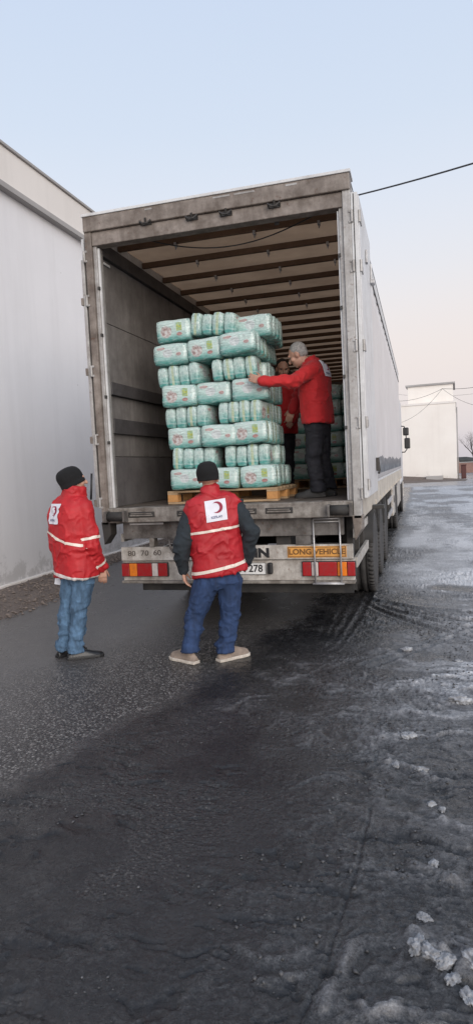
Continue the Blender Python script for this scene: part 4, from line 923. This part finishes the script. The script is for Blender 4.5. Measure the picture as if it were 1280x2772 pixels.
    # head cover
    if spec['cover'][0] == 'hat': hat(R, j['head'], spec['head_face'], np.array(spec.get('head_up', (0, 0, 1.))), M['knit'], k, *spec['cover'][1:], tilt=spec.get('hat_tilt', 0.))
    else:
        h = MB(); h.ell(P(0, -.026, .042), (hr*.082*k, hf*.092*k, hu*.090*k), 20, 14); h.ell(P(0, -.052, -.005), (hr*.068*k, hf*.058*k, hu*.060*k), 16, 10)
        link('hair', displaced(remeshed(h, .007, 2), lambda co, no: .006*(fbm(co[:, 0]*45, co[:, 1]*45, co[:, 2]*45, 3)-.5)), spec['cover'][1], R, True)
    return R, j, zero, J, gm
def people():
    bl = on_z(212, 1779); bm_ = on_z(556, 1789)
    # man in the red parka, seen from behind and the side
    F1 = (math.cos(rad(63)), math.sin(rad(63)), 0)
    person(dict(base=(bl[0], bl[1], 0), label='person in a red parka and light jeans watching beside the trailer corner', face=F1, head_face=(math.cos(rad(42)), math.sin(rad(42)), .05), k=1.0,
        joints=dict(head=((199, 1303),), neck=((200, 1345),), shL=((166, 1374), .13), shR=((229, 1376), -.13), elL=((176, 1462), .24), elR=((249, 1476), -.15), wrL=((170, 1536), .22), wrR=((275, 1532), -.06),
                    pelvis=((211, 1548),), hipL=((194, 1566), .06), hipR=((229, 1568), -.06), knL=((183, 1654), .08), knR=((213, 1660), -.06), anL=((174, 1752), .09), anR=((206, 1759), -.05)),
        torso=[((207, 1558), .225, .165, 0), ((206, 1548), .225, .165, 0), ((203, 1510), .215, .160, 0), ((195, 1450), .212, .160, 0), ((190, 1400), .215, .155, 0), ((190, 1374), .205, .140, 0), ((193, 1356), .165, .115, 0), ((196, 1345), .115, .095, 0)],
        collar=(((198, 1350), 0), ((204, 1318), 0), .092, .094), feet=dict(L=(math.cos(rad(70)), math.sin(rad(70))), R=(math.cos(rad(33)), math.sin(rad(33)))),
        hands=dict(R=dict(d=(.02, .05, -1.), n=(-.6, .5, 0), t=(.75, .6, 0), curl=.42), L=dict(d=(.1, .1, -1), n=(.6, -.5, 0), t=(.5, .8, 0), curl=.6)),
        trousers=M['jeans_light'], shoe=(.285, 1.0, M['shoe_black'], M['black']), shoe_h=.075, garment='jacket', coat=M['red_coat'], fold=.012, arm_r=(.076, .068, .052),
        stripes=[('torso', (140, 1443), (222, 1452), .011, 'stripe'), ('torso', (155, 1549), (268, 1549), .014, 'hemtape'), ('arm', 'shR', 'elR', .80, .012), ('arm', 'elR', 'wrR', .80, .012)],
        emblem=((183, 1388), .0, .160, .172), hat_tilt=.42, cover=('hat', -.030, .3), leg_r=(.092, .072, .062)))
    # man in the red vest
    F2 = (math.cos(rad(112)), math.sin(rad(112)), 0); S2 = nrm((math.sin(rad(112)), -math.cos(rad(112)), .11))
    person(dict(base=(bm_[0], bm_[1], 0), label='person in a red vest over dark sleeves and dark jeans facing the trailer bumper', face=F2, side=S2, head_face=(math.cos(rad(100)), math.sin(rad(100)), .12), head_up=(-.05, 0, 1), k=1.0,
        joints=dict(head=((564, 1296), .02), neck=((567, 1335),), shL=((521, 1382), 0), shR=((634, 1370), 0), elL=((494, 1474), -.05), elR=((681, 1446), -.04), wrL=((495, 1540), .02), wrR=((664, 1512), .08),
                    pelvis=((590, 1560),), hipL=((558, 1578),), hipR=((622, 1570),), knL=((529, 1668), .02), knR=((622, 1668), .02), anL=((514, 1756), -.02), anR=((609, 1756), -.02)),
        torso=[((595, 1552), .224, .140, 0), ((593, 1540), .224, .140, 0), ((589, 1510), .217, .140, 0), ((582, 1450), .210, .140, 0), ((577, 1400), .232, .138, 0), ((574, 1366), .245, .118, 0), ((572, 1350), .205, .100, 0), ((570, 1338), .125, .085, 0)],
        collar=(((570, 1342), 0), ((567, 1316), 0), .077, .080), feet=dict(L=(math.cos(rad(152)), math.sin(rad(152))), R=(math.cos(rad(52)), math.sin(rad(52)))),
        hands=dict(L=dict(d=(.12, .10, -1.), n=(.95, .3, 0), t=(-.2, .9, 0), curl=.38), R=dict(d=(-.55, .55, -.6), n=(-.4, -.2, -.6), t=(.2, .7, 0), curl=.3)),
        trousers=M['jeans_dark'], shoe=(.285, 1.12, M['shoe_tan'], M['sole_tan']), shoe_h=.108, garment='vest', coat=M['red_vest'], sleeves=M['sleeve'], fold=.014, arm_r=(.078, .066, .055),
        stripes=[('torso', (525, 1441), (652, 1419), .010, 'stripe'), ('torso', (533, 1548), (660, 1517), .013, 'stripe')],
        emblem=((584, 1381), -.1, .172, .172, (-.06, 0, 1)), cover=('hat', -.012, 1.0, .98), leg_r=(.105, .082, .068)))
    # man in the trailer, hand on the stack
    b3 = on_z(862, 1338, HF); b3 = np.array([.76, .78, HF])
    F3 = (math.cos(rad(158)), math.sin(rad(158)), 0)
    person(dict(base=b3, label='grey haired person in a red jacket standing in the trailer, hand on the stack', face=F3, head_face=(-.85, .10, -.48), head_up=(-.45, 0, .9), k=.98,
        joints=dict(head=((806, 962),), neck=((838, 992),), shL=((845, 1000), -.15), shR=((862, 998), .16), elL=((792, 1033), -.31), elR=((812, 1062), .24), wrL=((712, 1033), -.455), wrR=((792, 1105), .26),
                    pelvis=((858, 1155),), hipL=((852, 1172), -.05), hipR=((866, 1172), .07), knL=((848, 1248), -.06), knR=((874, 1246), .08), anL=((860, 1326), -.06), anR=((890, 1316), .14)),
        torso=[((861, 1146), .195, .138, 0), ((858, 1110), .195, .142, 0), ((853, 1060), .19, .14, 0), ((852, 1020), .20, .138, 0), ((852, 995), .17, .11, 0), ((846, 982), .10, .08, 0)],
        collar=(((846, 988), 0), ((836, 974), 0), .078, .075), feet=dict(L=(-.98, -.15), R=(-.95, .2)),
        hands=dict(L=dict(d=(-.90, .10, .36), n=(-.1, 1., -.1), t=(.3, 0, .9), curl=.20, spread=.16), R=dict(d=(-.4, .1, -.9), n=(0, 1, 0), t=(-.9, 0, .3), curl=.4)),
        trousers=M['trousers_black'], shoe=(.285, 1.05, M['shoe_grey'], M['rubber']), garment='jacket', coat=M['red_fleece'], fold=.010, arm_r=(.074, .062, .048),
        emblem=((866, 1000), 0., .15, .165), cover=('hair', M['hair_grey']), leg_r=(.098, .078, .070)))
    # fourth person, mostly hidden behind the stack
    b4 = np.array([.44, 1.95, HF]); F4 = (math.cos(rad(-60)), math.sin(rad(-60)), 0)
    person(dict(base=b4, label='dark haired person in a dark red jacket half hidden behind the nappy stack', face=F4, head_face=(.35, -.85, -.3), k=.97,
        joints=dict(head=((764, 1000),), neck=((764, 1036),), shL=((790, 1058), -.05), shR=((738, 1056), .05), elL=((799, 1110), -.05), elR=((730, 1120), 0), wrL=((786, 1140), -.22), wrR=((740, 1160), -.15),
                    pelvis=((764, 1180),), hipL=((776, 1195),), hipR=((752, 1195),), knL=((778, 1262),), knR=((750, 1262),), anL=((780, 1316),), anR=((748, 1316),)),
        torso=[((764, 1175), .19, .13, 0), ((764, 1140), .19, .13, 0), ((764, 1100), .185, .13, 0), ((764, 1065), .19, .12, 0), ((764, 1050), .16, .10, 0), ((764, 1040), .10, .08, 0)],
        collar=(((764, 1044), 0), ((764, 1028), 0), .075, .078), feet=dict(L=(.5, -.85), R=(.3, -.95)),
        hands=dict(L=dict(d=(.1, -.8, -.3), n=(-.5, 0, -.7), t=(-.6, 0, .7), curl=.4), R=dict(d=(0, -.8, -.4), n=(.6, 0, -.4), t=(.6, 0, .6), curl=.4)),
        trousers=M['trousers_black'], shoe=(.28, 1.0, M['shoe_grey'], M['rubber']), garment='jacket', coat=M['red_fleece'], fold=.010, cover=('hair', M['hair_black'])))
    # sheet of paper in the parka man's hand
    vd = nrm(np.array([bl[0]-CAM[0], bl[1]-CAM[1], 0])); c = [on_p(x, y, bl+vd*.16, vd) for x, y in ((154, 1540), (170, 1540), (178, 1586), (148, 1581))]
    n = vd*.0012; V = c+[q+n for q in c]
    tag(MB().add(V, [(0, 1, 2, 3), (7, 6, 5, 4), (0, 4, 5, 1), (1, 5, 6, 2), (2, 6, 7, 3), (3, 7, 4, 0)]).build('paper_sheet', M['paper']), 'white sheet of paper held low beside the red parka', 'paper')
people()

# ------------------------------------------------------------------ things far behind, wires
def bare_tree(loc, h, seed, label, group):
    rs = random.Random(seed); R = empty('bare_tree', loc); tag(R, label, 'tree', group); T = MB(); C = MB()
    def grow(p, d, L, r, lv, mb):
        p = np.array(p, float); n = 3; pts = [p]; rr = [r]
        for i in range(n):
            d = nrm(d+np.array([rs.uniform(-.22, .22), rs.uniform(-.22, .22), rs.uniform(-.02, .16)])); pts.append(pts[-1]+d*L/n); rr.append(r*(1-.45*(i+1)/n))
        mb.tube(pts, rr, 6 if lv > 1 else 8)
        if lv < 5:
            for k in range(3 if lv else 5):
                a = rs.uniform(0, 6.28); q = pts[rs.choice((1, 2, 3)) if lv else 3]; s = rs.uniform(.55, .95); nd = nrm(d*1.0+np.array([math.cos(a)*s, math.sin(a)*s, .15])); grow(q, nd, L*rs.uniform(.55, .8), rr[-1]*.72, lv+1, C)
    grow((0, 0, -.1), np.array([0, 0, 1.]), h*.38, h*.022, 0, T)
    T.build('trunk', M['bark'], R, True); C.build('crown', M['bark'], R, True)
def parked_car(loc, rz, label, mat):
    R = empty('parked_car', loc, rz); tag(R, label, 'car', 'cars parked beyond the yard')
    prof = [(-2.05, .35), (-2.1, .62), (-1.95, .88), (-1.2, .95), (-.65, 1.38), (.75, 1.42), (1.45, .98), (2.0, .90), (2.12, .6), (2.08, .35)]
    MB().rings([[(x, y, z) for x, z in prof] for y in (-.82, -.78, .78, .82)]).build('body', mat, R, bevel=.03)
    MB().rings([[(x, y, z) for x, z in ((-1.05, .97), (-.6, 1.33), (.7, 1.36), (1.28, .99))] for y in (-.83, .83)]).build('window', M['black'], R)
    for x in (-1.3, 1.3):
        for y in (-.75, .75): MB().lathe([(-.10, .05), (-.10, .31), (.10, .31), (.10, .05)], 'y', (x, y, .31), 20).build('wheel', M['rubber'], R, True)
def far_things():
    M['bark'] = worn('grey_bark', (.10, .085, .08), (.05, .042, .04), .9, 0, .5, 4)
    M['brick_red'] = worn('dull_red_paint', (.10, .035, .032), (.06, .03, .028), .8, 0, .5, 2)
    M['brick_wall'] = worn('dusty_red_wall', (.30, .18, .15), (.20, .13, .11), .85, 0, .5, 1.)
    M['hedge'] = worn('dark_far_hedge', (.055, .055, .05), (.03, .03, .03), .9, 0, .6, .8)
    M['car_dark'] = NT('dark_car_paint').set(Base_Color=(.03, .03, .035), Roughness=.3); M['car_silver'] = NT('silver_car_paint').set(Base_Color=(.4, .4, .42), Roughness=.3, Metallic=.5)
    M['cable'] = NT('dark_cable').set(Base_Color=(.03, .03, .032), Roughness=.6)
    # red cabinet at the building corner
    g = empty('red_cabinet', (4.95, 45.3, 0)); tag(g, 'dull red metal cabinet standing against the far white building corner', 'cabinet')
    box('body', M['brick_red'], g, -.17, .17, 0, .4, 0, 1.0, .03); box('door', M['brick_red'], g, -.14, .14, -.03, 0, .08, .94, .02); box('top', M['brick_red'], g, -.20, .20, -.04, .44, 1.0, 1.06, .02)
    w = empty('low_wall', (15, 66, 0)); tag(w, 'low dusty red boundary wall across the far side of the yard', 'wall')
    box('wall', M['brick_wall'], w, -14, 40, 0, .3, -.1, 1.0, .02); box('coping', M['ledge'], w, -14, 40, -.05, .35, 1.0, 1.1, .02)
    for k in range(13): box('pier', M['brick_wall'], w, -13.6+4*k, -13.2+4*k, -.06, .36, -.1, 1.25, .02)
    bare_tree((7.0, 60, 0), 5.2, 3, 'slender bare tree beside the far white building', 'bare trees beyond the yard')
    for i, (x, y, h) in enumerate(((10.5, 72, 6), (14.5, 69, 7), (19, 75, 6.5), (26, 70, 8))): bare_tree((x, y, 0), h, 20+i, ('spreading bare tree behind the low red wall', 'tall bare tree behind the low red wall', 'crooked bare tree behind the low red wall', 'tallest bare tree behind the low red wall')[i], 'bare trees beyond the yard')
    parked_car((9.6, 69, 0), rad(5), 'dark parked car behind the low red wall', M['car_dark']); parked_car((15.5, 69, 0), rad(-4), 'silver parked car behind the low red wall', M['car_silver'])
    # hedge and far hills
    V, F = [], []; n = 160
    for i in range(n):
        x = -150+400*i/(n-1); h = .5+1.9*fbm(np.array([x*.15]), np.array([3.]), o=4)[0]
        for y, z in ((95, -.2), (95.5, h*.7), (97, h), (99, -.2)): V.append((x+random.uniform(-.3, .3), y+random.uniform(-.3, .3), z))
    for i in range(n-1):
        for k in range(3): a = i*4+k; F.append((a, a+4, a+5, a+1))
    tag(MB().add(V, F).build('far_hedge', M['hedge']), 'dark scrub belt far beyond the low red wall', 'hedge', kind='stuff')
    # cable over the trailer
    def cable(name, A, B, sag, r, label, n=28):
        pts = []
        for t in np.linspace(0, 1, n): p = A*(1-t)+B*t; pts.append(p-np.array([0, 0, sag*4*t*(1-t)]))
        tag(MB().tube(pts, r, 8).build(name, M['cable'], None, True), label, 'cable')
    A = on_y(600, 600, 17.); B = on_y(1290, 430, 11.); D = B-A; B2 = B+D*.9+np.array([0, 0, .9]); 
    cable('overhead_cable', A, B2, .55, .022, 'thick dark cable sagging above the trailer roof')
    J = on_y(1196, 1052, 36.)
    cable('overhead_wire', on_y(1060, 1085, 40.), J, .25, .010, 'thin wire running past the far building roof to the junction')
    cable('overhead_wire', J, on_y(1420, 1012, 30.), .25, .012, 'thin wire rising from the junction towards the open yard')
    cable('overhead_wire', on_y(1060, 1148, 41.), J, .5, .009, 'drooping wire hung below the junction across the far building')
    cable('overhead_wire', J, on_y(1420, 1075, 33.), .8, .009, 'slack wire looping away below the junction')
    cable('overhead_wire', on_y(1060, 1066, 50.), on_y(1420, 1040, 50.), .5, .008, 'faint straight wire above the far building parapet')
far_things()
